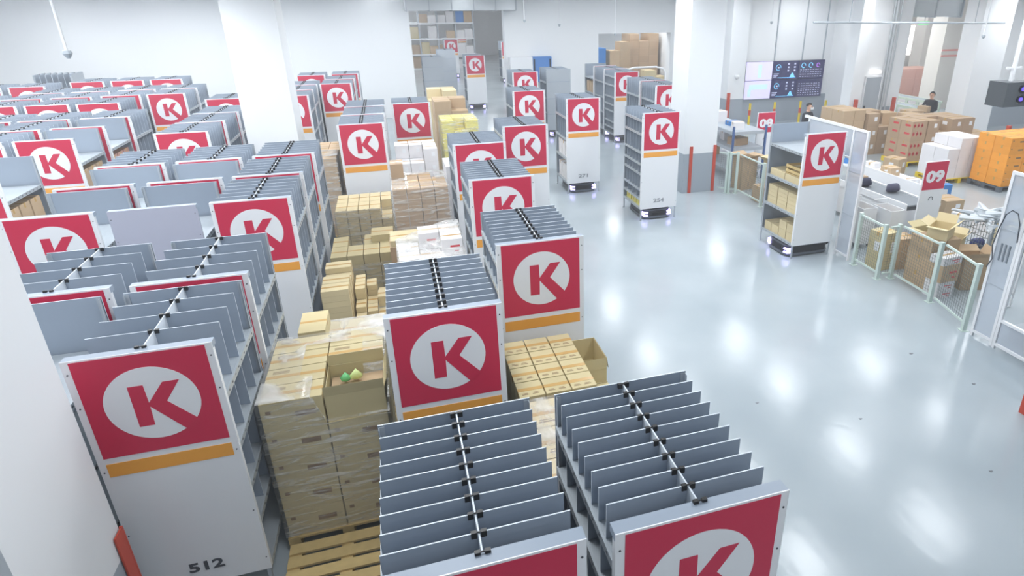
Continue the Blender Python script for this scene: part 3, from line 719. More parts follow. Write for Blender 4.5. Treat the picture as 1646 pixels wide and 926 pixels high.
fence_panel(8.12, 6.89, 7.86, 6.05, 1.06, 'mint mesh fence panel with a braced gate leaf, nearest the tall frame', (0, 1))
def gate_frame(x, y0, y1, z, label, cross=True, low=False):
    """tall flat frame standing in the plane x = const"""
    r = empty('picking_gate', (x, y0, 0), label, 'gate', 'tall white gate frames'); L = y1 - y0
    b = MB(); t = .04
    b.box(-t / 2, t / 2, 0, t, 0, z, white); b.box(-t / 2, t / 2, L - t, L, 0, z, white); b.box(-t / 2, t / 2, t, L - t, z - t, z, white); b.box(-t / 2, t / 2, t, L - t, .06, .06 + t, white)
    b.obj('frame', r)
    MB().box(-.006, .006, t + .001, L - t - .001, .061 + t, z - t - .001, clearp).obj('infill_panel', r)['label'] = 'pale translucent panel'
    if cross:
        q = MB()
        for zz in (z * .35, z * .68): q.box(-.012, .012, t, L - t, zz - .006, zz + .006, greym)
        q.obj('cross_rail', r)
    return r
gate_frame(8.02, 8.82, 9.22, 2.48, 'tall white gate panel standing beside the picking gate rack')
r = empty('overhead_gate', (8.04, 9.24, 0), 'white overhead gate beam with its far post behind the gate rack', 'gate')
MB().box(-.02, .02, 0, 1.45, 2.43, 2.48, white).box(-.02, .02, 0, 1.45, 1.9, 1.93, white).obj('beam', r)
MB().box(-.02, .02, 1.28, 1.32, 0, 2.43, white).obj('post', r)
MB().box(-.005, .005, .02, 1.27, 1.935, 2.425, clearp).obj('infill_panel', r)
gate_frame(7.86, 5.56, 5.92, 2.5, 'tall white gate panel with a looped cable at the right edge')
r = empty('gate_opening', (7.84, 4.2, 0), 'white low rail and post of the next picking gate at the right edge', 'gate')
MB().box(-.02, .02, 1.3, 1.34, 0, 1.75, white).obj('post', r); MB().box(-.02, .02, 0, 1.3, .42, .46, white).box(-.02, .02, 0, 1.3, .05, .09, white).obj('rail', r)
MB().box(-.02, .02, 0, 1.3, 1.71, 1.75, white).obj('top_bar', r)
MB().box(-.004, .004, 0, 1.29, .1, .41, clearp).obj('infill_panel', r)
pts = [(7.83, 5.93 - .0, 1.1), (7.81, 5.86, 1.25), (7.8, 5.9, 1.45), (7.8, 5.87, 1.7), (7.8, 5.82, 1.92), (7.8, 5.75, 2.0), (7.8, 5.66, 1.98), (7.8, 5.6, 1.85), (7.8, 5.57, 1.6)]
tag(MB().tube(pts, .008, mat('dark_cable', (60, 66, 76), .5)).obj('cable', smooth=True), 'dark cable looped on the tall gate panel at the right edge', 'cable')
b = MB()
for y in (5.68, 5.74, 5.8): b.box(7.846, 7.856, y - .012, y + .012, 1.25, 1.5, mat('slot_grey', (110, 120, 130), .5))
tag(b.obj('vent_plate'), 'three dark upright slots on the tall gate panel at the right edge', 'vent')
tag(MB().box(8.2, 9.6, 4.2, 5.6, .2, .26, greym).box(8.2, 8.25, 4.2, 5.6, .0, .2, black).box(9.55, 9.6, 4.2, 5.6, 0, .2, black).obj('platform'), 'low grey platform behind the low rail at the right edge', 'platform')

# boxes behind the fence
carton(8.38, 8.42, 0, .36, .34, .72, 'tan', 'tall tan carton with a white label behind the mint fence', None, .15, 'label')
carton(8.75, 8.35, 0, .34, .34, .6, 'brown', 'brown carton right of the tall tan one behind the fence', None, -.1, 'label')
stack(8.32, 8.92, 7.3, 7.78, 0, 2, 1, .3, [[3, 3]], 'brown', 'brown carton in the tall pair of columns behind the fence', 'brown columns behind the fence', 'tape', .03)
stack(8.26, 8.62, 6.98, 7.27, 0, 1, 1, .15, [[2]], 'white', 'white and red carton low against the mint fence', 'white and red cartons at the fence', 'redprint', .03)
carton(8.46, 7.12, .305, .38, .28, .3, 'brown', 'brown carton between the white and red ones against the fence', None, .05, 'redprint')
carton(8.46, 7.12, .61, .42, .26, .13, 'white', 'white and red carton topmost against the mint fence', None, .1, 'redprint')
for i, (x, y, z, w, rz, l) in enumerate([(8.65, 7.5, .905, .42, .5, 'open pale carton lying on the brown columns behind the fence'), (9.2, 7.25, .0, .42, -.3, 'open brown carton on the floor right of the brown columns'),
      (9.25, 8.3, 0, .42, .1, 'open tan carton behind the brown columns near the 09 board')]):
    open_carton(x, y, z, w, w * .75, .2 if i == 0 else .5 + .1 * i, ('pale', 'brown', 'tan')[i], l, ((0, .5), (1, .3), (2, .1), (3, .7)), rz)
open_carton(9.3, 7.75, 0, .3, .28, .75, 'pale', 'tall pale open carton behind the heap near the 09 board', ((0, .6), (1, .4), (2, .2), (3, .5)), .5)
for (x, y, l) in ((8.6, 11.9, 'brown carton behind the fence left of the gate rack, near one'), (8.62, 11.3, 'brown carton behind the fence left of the gate rack, next to the post')):
    stack(x - .22, x + .22, y - .22, y + .22, 0, 1, 1, .31, [[3]], 'kraft', l + ' or on it', l[:30], 'label', .06)
carton(8.6, 12.7, 0, .4, .4, .4, 'brown', 'single brown carton on the floor behind the fence by the pillar')
def rubbish(x, y, z, label):
    b = MB(); m = mat('crumpled_film', (205, 212, 218), .3)
    for k in range(16):
        p = Vector((random.uniform(-.35, .35), random.uniform(-.25, .25), random.uniform(.02, .22))); path = [p + Vector((random.uniform(-.12, .12), random.uniform(-.12, .12), random.uniform(-.02, .06))) * q for q in range(4)]
        b.tube([(max(-.45, min(.45, a.x)), a.y, max(.03, a.z)) for a in path], [.01, .05, .06, .02], m, 6)
    return tag(b.obj('film_heap', loc=(x, y, z)), label, 'plastic film')
# mesh cart with crumpled film, right of the heap
r = empty('wire_cart', (10.15, 7.75, 0), 'grey wire cart heaped with crumpled film beside the gate', 'cart')
b = MB()
for sx in (-1, 1):
    for sy in (-1, 1): b.box(sx * .45 - .015, sx * .45 + .015, sy * .32 - .015, sy * .32 + .015, .08, .85, greym)
b.box(-.46, .46, -.33, .33, .1, .13, greym)
for z in (.3, .45, .6, .75, .85):
    for sy in (-1, 1): b.box(-.45, .45, sy * .32 - .004, sy * .32 + .004, z - .004, z + .004, wire)
    for sx in (-1, 1): b.box(sx * .45 - .004, sx * .45 + .004, -.32, .32, z - .004, z + .004, wire)
for i in range(13):
    x = -.44 + i * .073
    for sy in (-1, 1): b.box(x - .003, x + .003, sy * .32 - .003, sy * .32 + .003, .13, .85, wire)
b.obj('basket', r)
for sx in (-1, 1):
    for sy in (-1, 1): MB().prism([(sy * .3 + .04 * math.cos(a * PI / 5), .04 + .04 * math.sin(a * PI / 5)) for a in range(10)], sx * .43 - .012, sx * .43 + .012, black, 'x').obj('caster', r)
rubbish(10.15, 7.75, .86, 'crumpled clear film heaped in the grey wire cart')
b = MB(); b.tube([(8.7, 6.5, 0), (8.7, 6.5, 1.6)], .022, white); b.tube([(8.7, 6.5, 1.3), (9.2, 6.4, 1.3)], .018, white); b.tube([(8.7, 6.5, .9), (9.2, 6.4, .2)], .015, white); b.tube([(8.7, 6.5, .02), (9.2, 6.4, .02), (9.2, 6.4, 1.3)], .018, white)
tag(b.obj('tube_stand'), 'white tubular stand with a diagonal brace behind the nearest fence panel', 'stand')
# number boards
def number_board(x, y, num, label, extra=None):
    r = empty('number_board', (x, y, 0), label, 'sign', 'red numbered station boards')
    MB().box(-.28, .28, 0, .03, .1, 1.76, white).obj('board', r)
    MB().box(-.27, .27, -.003, 0, 1.2, 1.75, red).obj('red_field', r)
    put(text_mesh(num, .3, white, 'number', .44, .05), 'number', r, (0, -.004, 1.45))
    for sx in (-1, 1): MB().box(sx * .22 - .02, sx * .22 + .02, -.15, .2, 0, .1, greym).obj('foot', r)
    b = MB()
    for k in range(9): a = -.2 + k * .44; b.box(.05 * math.cos(a) - .008, .05 * math.cos(a) + .008, -.004, 0, 1.0 + .05 * math.sin(a) - .008, 1.0 + .05 * math.sin(a) + .008, ink)
    b.obj('hook_mark', r); return r
number_board(9.92, 9.0, '09', 'white board on the floor with a red field numbered 09')
number_board(10.0, 15.0, '08', 'white board with a red field numbered 08 behind the gate rack')

# ------------------------------------------------------------------ work area beyond the fence
def table(x0, x1, y0, y1, z, label, shelf=None, m=white, group='white packing tables'):
    r = empty('packing_table', ((x0 + x1) / 2, (y0 + y1) / 2, 0), label, 'table', group); w = (x1 - x0) / 2; d = (y1 - y0) / 2
    MB().box(-w, w, -d, d, z - .03, z, m).obj('tabletop', r)
    for sx in (-1, 1):
        for sy in (-1, 1): MB().box(sx * (w - .04) - .02, sx * (w - .04) + .02, sy * (d - .04) - .02, sy * (d - .04) + .02, 0, z - .03, greym).obj('leg', r)
    MB().box(-w + .02, w - .02, -d + .02, d - .02, .22, .24, greym).obj('lower_shelf', r); return r
table(10.6, 11.3, 10.2, 12.8, .85, 'long white packing table behind the gate rack')
tag(MB().box(10.56, 10.59, 9.9, 11.6, .0, 1.0, white).obj('screen_panel'), 'white upright panel between the belt and the packing table', 'panel')
r = empty('belt_conveyor', (9.9, 10.36, 0), 'grey belt conveyor running beside the 09 board', 'conveyor')
MB().box(-.3, .3, -1.15, 1.2, .8, .83, mat('grey_belt', (120, 126, 132), .6)).obj('belt', r)
MB().box(-.34, -.3, -1.15, 1.2, .72, .86, white).box(.3, .34, -1.15, 1.2, .72, .86, white).obj('side_rail', r)
for sx in (-1, 1):
    for sy in (-1.0, 1.05): MB().box(sx * .31 - .02, sx * .31 + .02, sy - .02, sy + .02, 0, .72, greym).obj('leg', r)
MB().box(-.29, .29, -1.1, 1.15, .1, .7, white).obj('skirt', r)
for x, y, l in ((8.75, 9.5, 'white plastic cart right of the tall gate panel, near one'), (9.15, 9.2, 'white plastic cart beside the belt conveyor')):
    r = empty('plastic_cart', (x, y, 0), l, 'cart'); b = MB(); t = .012; w = .17; d = .25
    b.box(-w, w, -d, d, .1, .11, white); b.box(-w, w, -d, -d + t, .11, .85, white); b.box(-w, w, d - t, d, .11, .85, white); b.box(-w, -w + t, -d + t, d - t, .11, .85, white); b.box(w - t, w, -d + t, d - t, .11, .85, white); b.obj('bin_body', r)
    for sx in (-1, 1):
        for sy in (-1, 1): MB().prism([(sy * .2 + .05 * math.cos(a * PI / 5), .05 + .05 * math.sin(a * PI / 5)) for a in range(10)], sx * .14 - .012, sx * .14 + .012, black, 'x').obj('caster', r)
    MB().tube([(-w, d, .8), (-w, d, .95), (w, d, .95), (w, d, .8)], .012, white).obj('handle', r)
    carton(x, y, .114, .28, .4, .5, 'brown', 'brown carton inside the ' + l, None, 0)
clutter = [(10.9, 10.5, .85, .3, .22, .1, 'white', 'white carton at the near end of the packing table'), (10.95, 11.2, .85, .3, .3, .2, 'brown', 'brown carton on the middle of the packing table'),
 (11.05, 11.9, .85, .24, .3, .14, 'white', 'white carton on the far half of the packing table'), (10.9, 12.5, .85, .35, .25, .22, 'blue', 'blue box at the far end of the packing table'),
 (9.85, 11.0, .83, .3, .35, .16, 'kraft', 'brown carton riding on the belt conveyor'), (12.2, 10.6, 0, .5, .5, .35, 'brown', 'brown carton on the floor behind the 09 board'),
 (12.0, 11.6, 0, .7, .5, .4, 'white', 'white carton on the floor beyond the packing table'), (12.7, 11.4, 0, .5, .4, .45, 'blue', 'dark blue box on the floor beyond the packing table'),
 (11.4, 8.2, 0, .6, .45, .6, 'pale', 'pale carton on the floor right of the 09 board'), (10.9, 7.0, 0, .4, .5, .35, 'blue', 'blue crate on the floor behind the crumpled film'), (11.2, 9.3, 0, .3, .3, .5, 'white', 'white box on the floor right below the 09 board')]
for x, y, z, w, d, h, t, l in clutter: carton(x, y, z, w, d, h, t, l, None, random.uniform(-.3, .3), 'label')
for x, y, z, c, l in ((9.75, 10.6, .832, (40, 44, 66), 'dark bag lying on the belt conveyor'), (10.0, 10.05, .832, (70, 70, 90), 'dark cloth bundle on the belt conveyor'), (10.95, 8.6, 0.0, (36, 44, 100), 'dark blue bag on the floor behind the carton heap')):
    b = MB(); b.tube([(-.16, 0, .05), (-.08, .02, .1), (.05, -.02, .11), (.16, .01, .05)], [.03, .095, .1, .03], mat('cloth%d' % c[2], c, .8), 10); tag(b.obj('bag', smooth=True, loc=(x, y, z)), l, 'bag')
# shelf with blue posts at the pillar
bluep = mat('blue_post', (64, 96, 150), .5)
def blue_shelf(x0, x1, y0, y1, z, label):
    r = empty('steel_shelf', ((x0 + x1) / 2, (y0 + y1) / 2, 0), label, 'shelf'); w = (x1 - x0) / 2; d = (y1 - y0) / 2
    for sx in (-1, 1):
        for sy in (-1, 1): MB().box(sx * w - .025, sx * w + .025, sy * d - .025, sy * d + .025, 0, z + .15, bluep).obj('post', r)
    for zz in (.35, .9, z):
        MB().box(-w + .03, w - .03, -d + .03, d - .03, zz - .02, zz, greym).box(-w + .03, w - .03, -d - .01, -d + .01, zz - .08, zz, greym).box(-w - .01, -w + .01, -d + .03, d - .03, zz - .08, zz, greym).obj('shelf_board', r)
    return r
blue_shelf(8.75, 9.75, 14.6, 17.4, 1.35, 'grey steel shelf on blue posts right of the white pillar')
for x, y, z, w, h, t, l in ((9.1, 15.0, 1.35, .3, .2, 'white', 'white carton on the near end of the blue post shelf'), (9.3, 15.6, 1.35, .35, .12, 'blue', 'blue tray on the blue post shelf'), (9.2, 16.3, 1.35, .4, .3, 'white', 'white boxy device on the far end of the blue post shelf'),
    (9.2, 15.1, .9, .45, .2, 'kraft', 'brown carton on the middle board of the blue post shelf'), (9.3, 15.8, .9, .4, .25, 'white', 'white carton on the middle board of the blue post shelf'), (9.1, 16.5, .35, .5, .35, 'brown', 'brown carton on the low board of the blue post shelf')):
    carton(x, y, z, w, w * .8, h, t, l, None, random.uniform(-.2, .2))
for x, y, w, h, t, l in ((8.75, 13.9, .5, .85, 'brown', 'brown carton with open lid right behind the fence corner'), (9.4, 13.4, .55, .8, 'pale', 'pale carton standing behind the fence by the pillar')):
    open_carton(x, y, 0, w, w * .8, h, t, l, ((0, .3), (1, .2), (2, .4), (3, .1)), random.uniform(-.2, .2))
tag(MB().box(-.3, .3, -.25, .25, 0, 1.1, white).box(-.32, .32, -.27, .27, 1.1, 1.14, white).box(-.2, .2, -.253, -.25, .6, .9, greym).obj('cabinet', loc=(9.3, 12.6, 0)), 'white cabinet behind the fence left of the gate rack', 'cabinet')

# big kraft carton group
pallet(14.5, 15.7, 14.3, 15.3, 'yellow pallet under the cartons with red print', 0, yelp, 'yellow plastic pallets')
stack(14.55, 15.1, 14.35, 15.3, .144, 1, 2, .6, [[2], [2]], 'kraft', 'big brown carton with red print on the yellow pallet', 'cartons with red print', 'redprint', .01)
stack(15.12, 16.9, 14.35, 15.5, .144, 4, 2, .4, [[3, 2, 3, 3], [3, 3, 3, 3]], 'kraft', 'big plain brown carton in the middle of the carton block', 'plain brown carton block', 'label', .02)
stack(13.5, 14.35, 16.1, 17.2, 0, 2, 2, .36, [[4, 4], [4, 4]], 'brown', 'tan carton in the left pile before the wall screens', 'left pile before the screens', 'tape', .02)
stack(14.4, 15.3, 16.0, 17.0, 0, 2, 2, .44, [[3, 2], [3, 3]], 'kraft', 'brown carton in the second pile before the screens', 'second pile before the screens', 'label', .04)
stack(15.5, 17.2, 16.1, 17.1, 0, 3, 2, .4, [[2, 3, 2], [3, 2, 3]], 'brown', 'brown carton in the low pile before the grey door', 'low pile before the door', 'tape', .05)
stack(17.0, 17.9, 14.3, 15.2, 0, 2, 1, .4, [[2, 2]], 'kraft', 'brown carton at the foot of the big white pillar', 'cartons at the big pillar', 'tape', .05)
carton(13.7, 13.9, 0, .45, .45, .45, 'brown', 'single brown carton in front of the red print cartons', None, .3, 'label')
pallet(14.0, 15.2, 12.45, 13.4, 'yellow pallet under the white cartons', 0, yelp, 'yellow plastic pallets')
stack(14.02, 15.18, 12.47, 13.38, .144, 3, 2, .27, [[3, 4, 4], [3, 4, 4]], 'white', 'white carton on the yellow pallet left of the orange stack', 'white cartons left of the orange stack', 'plain', .01)
pallet(14.8, 17.0, 11.4, 12.4, 'pallet under the orange cartons at the right edge', 0, mat('grey_pallet', (90, 96, 104), .6))
stack(14.83, 16.98, 11.42, 12.38, .144, 4, 2, .21, [[6, 6, 6, 6], [6, 6, 6, 6]], 'orange', 'orange carton in the big stack at the right edge', 'orange cartons at the right edge', 'print', .006)

# ------------------------------------------------------------------ wall screens, door, lamps, speaker, pipes
navy = mat('screen_navy', (34, 36, 84), .3, emit=.5); lil = mat('screen_lilac', (224, 218, 250), .3, emit=.42); cyan = mat('screen_cyan', (120, 200, 240), .3, emit=.8); pale = mat('screen_text', (190, 196, 220), .3, emit=.6); paleb = mat('screen_pale_blue', (190, 222, 246), .3, emit=.6); purp = mat('screen_purple', (170, 110, 210), .3, emit=.8)
names = [['lower left', 'lower middle', 'lower right'], ['upper left', 'upper middle', 'upper right']]
for j in range(2):
    for i in range(3):
        x0 = 13.62 + i * 1.23; z0 = .95 + j * .735
        r = empty('wall_screen', (x0 + .61, 22.27, z0), names[j][i] + ' screen of the six screens on the back wall', 'screen', 'six screens on the back wall')
        MB().box(-.61, .61, -.05, .03, .003, .73, black).obj('casing', r)
        MB().box(-.605, .605, -.053, -.05, .008, .725, lil if i == 0 else navy).obj('display', r)
        g = MB()
        def ring(cx, cz, rr, m):
            for a in range(14): t = a * 2 * PI / 16; g.box(cx + rr * math.cos(t) - .016, cx + rr * math.cos(t) + .016, -.056, -.053, cz + rr * math.sin(t) - .016, cz + rr * math.sin(t) + .016, m)
        if i == 0:
            if j: g.box(-.05, .12, -.056, -.053, .1, .62, paleb)
            else: g.box(-.4, .45, -.056, -.053, .38, .58, paleb); g.box(-.45, -.3, -.056, -.053, .1, .4, paleb)
        if i == 1:
            ring(-.35, .48, .11, cyan); g.box(-.38, -.3, -.056, -.053, .45, .51, pale)
            for q in range(3): g.box(-.55, -.4 + .05 * q, -.056, -.053, .1 + .06 * q, .125 + .06 * q, pale)
            for q in range(2):
                for w in range(3): g.box(.08 + .3 * q, .16 + .3 * q, -.056, -.053, .32 + .13 * w, .38 + .13 * w, pale)
            g.prism([(.2, .08), (.46, .08), (.36, .25), (.3, .25)], -.056, -.053, cyan); g.box(-.35, .5, -.056, -.053, .07, .085, cyan)
        if i == 2:
            if j: ring(-.4, .53, .09, cyan); ring(-.05, .53, .09, cyan); ring(.3, .53, .07, purp)
            for q in range(4 if j else 6):
                for w in range(9): g.box(-.54 + w * .12, -.54 + w * .12 + random.uniform(.04, .1), -.056, -.053, .08 + q * .09, .1 + q * .09, pale)
        g.obj('graphics', r)
dr = MB(); dr.box(16.3, 16.95, 18.54, 18.598, 0, 2.1, greym); dr.box(16.26, 16.3, 18.53, 18.598, 0, 2.14, white); dr.box(16.95, 16.99, 18.53, 18.598, 0, 2.14, white); dr.box(16.3, 16.95, 18.53, 18.598, 2.1, 2.14, white); dr.box(16.36, 16.42, 18.52, 18.54, 1.0, 1.12, black)
struct('door_1', dr)
e = MB().box(16.42, 16.86, 18.5, 18.59, 2.24, 2.34, mat('lit_sign', (255, 252, 250), .4, emit=1.6)); tag(e.obj('door_lamp'), 'small lit white lamp box above the grey door', 'lamp')
# ducts and pipes
duct = mat('duct_metal', (196, 202, 206), .35, metal=.5, var=.05, scale=2)
b = MB(); b.box(.95, 5.5, 27.3, 28.1, 4.34, 4.95, duct)
for x in (1.0, 1.9, 2.8, 3.7, 4.6, 5.45): b.box(x, x + .04, 27.27, 28.13, 4.31, 4.98, greym)
tag(b.obj('air_duct'), 'silver air duct across the top of the wide opening', 'duct')
b = MB(); b.box(17.95, 20.5, 18.95, 19.6, 4.1, 4.8, duct)
for x in (18.0, 19.2, 20.4): b.box(x, x + .05, 18.92, 19.63, 4.07, 4.83, greym)
tag(b.obj('air_duct'), 'silver air duct above the opening right of the grey door', 'duct')
def drop(x, y, z, label, dome=True):
    b = MB(); b.tube([(x, y, CEIL - .002), (x, y, z + .05)], .015, white)
    if dome: b.tube([(x, y, z + .06), (x, y, z + .03), (x, y, z - .02)], [.035, .045, .015], greym, 10)
    tag(b.obj('ceiling_pendant'), label, 'pendant', 'thin poles hanging from the ceiling')
drop(-3.15, 8, 4.1, 'thin white pole with a small head over the left rack rows')
drop(4.26, 20, 4.07, 'thin pole with a small head, left of three before the back wall')
drop(5.38, 20, 3.93, 'thin pole with a small head, middle of three before the back wall')
drop(7.27, 20, 3.62, 'thin pole with a small head, beside the doorway with blue crates')
drop(10.49, 16, 4.05, 'thin pole with a small head right of the white pillar')
drop(13.77, 12, 3.8, 'thin pole with a camera head before the big right pillar')
tag(MB().tube([(9.5, 12.8, 4.17), (15.3, 12.8, 4.09)], .025, greym).tube([(10.5, 12.8, 4.17), (10.5, 12.8, CEIL)], .01, greym).tube([(14.3, 12.8, 4.1), (14.3, 12.8, CEIL)], .01, greym).obj('cable_tray'), 'thin grey pipe hung across the upper right', 'pipe')
for x, w in ((17.0, .03), (17.12, .05), (17.3, .025)): tag(MB().tube([(x, 18.52, 0), (x, 18.52, CEIL)], w, duct, 10).obj('wall_pipe'), {17.0: 'thin', 17.12: 'thickest', 17.3: 'thinnest'}[x] + ' upright grey pipe on the wall right of the grey door', 'pipe', 'upright pipes by the door')
for x in (14.9, 16.2, 17.2): tag(MB().box(x, x + .04, 22.27, 22.299, 1.1, CEIL - .01, greym).obj('wall_conduit'), {14.9: 'left', 16.2: 'middle', 17.2: 'right'}[x] + ' thin upright conduit on the wall with the screens', 'conduit', 'conduits by the screens')
tag(MB().tube([(13.12, 22.0, 1.95), (13.12, 22.0, 1.88), (13.12, 22.0, 1.8)], [.1, .1, .04], white, 10).tube([(13.12, 22.045, 1.95), (13.12, 21.95, 1.97)], .02, white).obj('wall_camera', smooth=True), 'white dome camera on the narrow pillar left of the screens', 'camera')
# hanging box
sx = empty('hanging_unit', (12.5, 10.0, 2.55), 'dark grey box with two violet round lenses hung from the ceiling at the right edge', 'device')
dk = mat('unit_grey', (72, 78, 84), .5)
MB().box(-.32, .36, -.22, .22, 0, .5, dk).obj('casing', sx)
for k, z in ((0, .15), (1, .36)):
    c = [(.1 + .1 * math.cos(a * PI / 8), z + .085 * math.sin(a * PI / 8)) for a in range(16)]
    MB().prism(c, -.24, -.22, black, 'y').prism([(.1 + .045 * math.cos(a * PI / 6), z + .04 * math.sin(a * PI / 6)) for a in range(12)], -.255, -.24, mat('violet_glow', (96, 80, 230), .3, emit=1.5), 'y').obj('lens', sx)
MB().box(-.03, .03, -.03, .03, .5, CEIL - 2.55, white).box(-.2, .2, -.02, .02, .75, .79, white).obj('hanger', sx)
# bollards
for i, (x, y, h) in enumerate([(13.2, 21.0, 1.0), (14.3, 21.0, 1.0), (15.4, 20.9, 1.0), (16.5, 20.8, 1.0), (15.75, 18.0, .8), (16.95, 17.9, .8), (17.7, 17.6, .9)]):
    b = MB(); b.tube([(0, 0, .01), (0, 0, h)], .045, yelp, 12); b.tube([(0, 0, h * .55), (0, 0, h * .75)], .047, guard, 12); b.box(-.1, .1, -.1, .1, 0, .01, yelp)
    tag(b.obj('bollard', loc=(x, y, 0)), 'yellow bollard with red band, ' + ORD[i].replace('lowest', 'first') + ' from the left before the wall', 'bollard', 'yellow bollards before the wall')
for x, y, h, l in ((12.75, 21.9, 1.3, 'red post at the foot of the narrow pillar left of the screens'), (15.75, 18.25, 1.4, 'red post left of the grey door'), (17.45, 18.3, 1.4, 'red post right of the grey door'), (17.3, 13.0, 1.6, 'red post behind the orange stack, tall one'), (16.6, 13.1, 1.2, 'thin red post behind the orange stack'), (17.9, 14.0, 1.1, 'short red post at the foot of the big right pillar')):
    tag(MB().box(x - .05, x + .05, y - .05, y + .05, 0, h, guard).obj('guard_post'), l, 'post')

tag(MB().box(18.15, 18.6, 18.52, 18.56, 3.86, 3.96, mat('exit_green', (60, 220, 120), .4, emit=1.2)).tube([(18.4, 18.54, 3.96), (18.4, 18.54, 4.15)], .01, greym).obj('hanging_sign'), 'small green lit sign under the duct of the right opening', 'sign')
# ------------------------------------------------------------------ people
def person(x, y, rz, label, J, shirt, trousers, z=0, hair=(30, 26, 26), mask=False):
    """J: joints name -> (x, y, z); figure faces -y before turning"""
    E = [('pelvis', 'chest', .15), ('chest', 'neck', .0), ('neck', 'head', 0)]
    names = list(J); idx = {n: i for i, n in enumerate(names)}
    rad = dict(pelvis=(.15, .11), waist=(.14, .10), chest=(.17, .12), neck=(.055, .055), chin=(.06, .065), head=(.082, .095), crown=(.06, .07))
    edges = [('pelvis', 'waist'), ('waist', 'chest'), ('chest', 'neck'), ('neck', 'chin'), ('chin', 'head'), ('head', 'crown')]
    for s in ('l', 'r'):
        edges += [('chest', s + 'shoulder'), (s + 'shoulder', s + 'elbow'), (s + 'elbow', s + 'wrist'), (s + 'wrist', s + 'palm'), ('pelvis', s + 'hip'), (s + 'hip', s + 'knee'), (s + 'knee', s + 'ankle'), (s + 'ankle', s + 'toe')]
        rad.update({s + 'shoulder': (.06, .06), s + 'elbow': (.042, .042), s + 'wrist': (.028, .024), s + 'palm': (.036, .018), s + 'hip': (.085, .09), s + 'knee': (.058, .058), s + 'ankle': (.038, .045), s + 'toe': (.045, .03)})
        w = Vector(J[s + 'wrist']); p = Vector(J[s + 'palm']); d = (p - w).normalized(); side = Vector((1, 0, 0)) if abs(d.x) < .7 else Vector((0, 1, 0)); q = side - d * side.dot(d); q.normalize()
        for k in range(4):
            nm = s + 'f%d' % k; base = p + d * .035 + q * (.027 - .018 * k); L = (.07, .078, .073, .056)[k]
            J[nm + 'a'] = tuple(base); J[nm + 'b'] = tuple(base + d * L * .55 + Vector((0, 0, -.012))); J[nm + 'c'] = tuple(base + d * L * .8 + Vector((0, 0, -.034)))
            edges += [(s + 'palm', nm + 'a'), (nm + 'a', nm + 'b'), (nm + 'b', nm + 'c')]
            for e in 'abc': rad[nm + e] = (.009, .009)
        J[s + 'ta'] = tuple(p + q * .04); J[s + 'tb'] = tuple(p + q * .06 + d * .03); edges += [(s + 'palm', s + 'ta'), (s + 'ta', s + 'tb')]; rad[s + 'ta'] = rad[s + 'tb'] = (.011, .011)
    names = list(J); idx = {n: i for i, n in enumerate(names)}
    me = bpy.data.meshes.new('body'); me.from_pydata([J[n] for n in names], [(idx[a], idx[b]) for a, b in edges], [])
    o = bpy.data.objects.new('tmp', me); COL.objects.link(o); md = o.modifiers.new('s', 'SKIN'); md.use_smooth_shade = True
    for i, n in enumerate(names): me.skin_vertices[0].data[i].radius = rad[n]; me.skin_vertices[0].data[i].use_root = (n == 'pelvis')
    sb = o.modifiers.new('d', 'SUBSURF'); sb.levels = 2
    dg = bpy.context.evaluated_depsgraph_get(); m2 = bpy.data.meshes.new_from_object(o.evaluated_get(dg)); bpy.data.objects.remove(o)
    skin = mat('skin', (214, 168, 142), .55); sh = mat('cloth_%d_%d_%d' % shirt, shirt, .8); tr = mat('cloth_%d_%d_%d' % trousers, trousers, .8); shoe = mat('shoe', (28, 28, 30), .6)
    m2.materials.clear()
    for m in (skin, sh, tr, shoe): m2.materials.append(m)
    segs = [(Vector(J[a]), Vector(J[b]), a, b) for a, b in edges]
    for p in m2.polygons:
        c = p.center; best = min(segs, key=lambda s: ((c - s[0]) - (s[1] - s[0]) * max(0, min(1, (c - s[0]).dot(s[1] - s[0]) / max(1e-9, (s[1] - s[0]).length_squared)))).length)
        a, b_ = best[2], best[3]
        if b_ in ('chin', 'head', 'crown') or 'palm' in b_ or 'f' == b_[1:2] or b_[1:] in ('ta', 'tb') or a[1:] == 'palm': k = 0
        elif b_[1:] in ('hip', 'knee', 'ankle') or (a == 'pelvis' and c.z < J['pelvis'][2] + .02): k = 2
        elif b_[1:] == 'toe': k = 3
        else: k = 1
        if b_[1:] == 'ankle' and c.z < .12: k = 3
        p.material_index = k; p.use_smooth = True
    r = empty('person', (x, y, z), label, 'person', None, rz)
    bo = bpy.data.objects.new('body', m2); COL.objects.link(bo); bo.parent = r
    hd = Vector(J['head']); 
    f = MB()
    for s in (-1, 1): f.tube([(hd.x + s * .033, hd.y - .098, hd.z + .012), (hd.x + s * .033, hd.y - .084, hd.z + .012)], [.006, .013], mat('eye', (30, 24, 22), .3), 8)
    f.tube([(hd.x, hd.y - .088, hd.z + .02), (hd.x, hd.y - .112, hd.z - .018), (hd.x, hd.y - .09, hd.z - .028)], [.008, .014, .012], skin, 8)
    f.box(hd.x - .024, hd.x + .024, hd.y - .09, hd.y - .08, hd.z - .055, hd.z - .047, mat('lips', (170, 96, 90), .5))
    for s in (-1, 1): f.tube([(hd.x + s * .084, hd.y, hd.z + .025), (hd.x + s * .096, hd.y + .01, hd.z), (hd.x + s * .084, hd.y, hd.z - .03)], [.01, .016, .008], skin, 8)
    f.obj('face', r, smooth=True)
    h = MB(); n = 14; hm = mat('hair_%d' % hair[0], hair, .7); i0 = len(h.v); k = h.mid(hm)
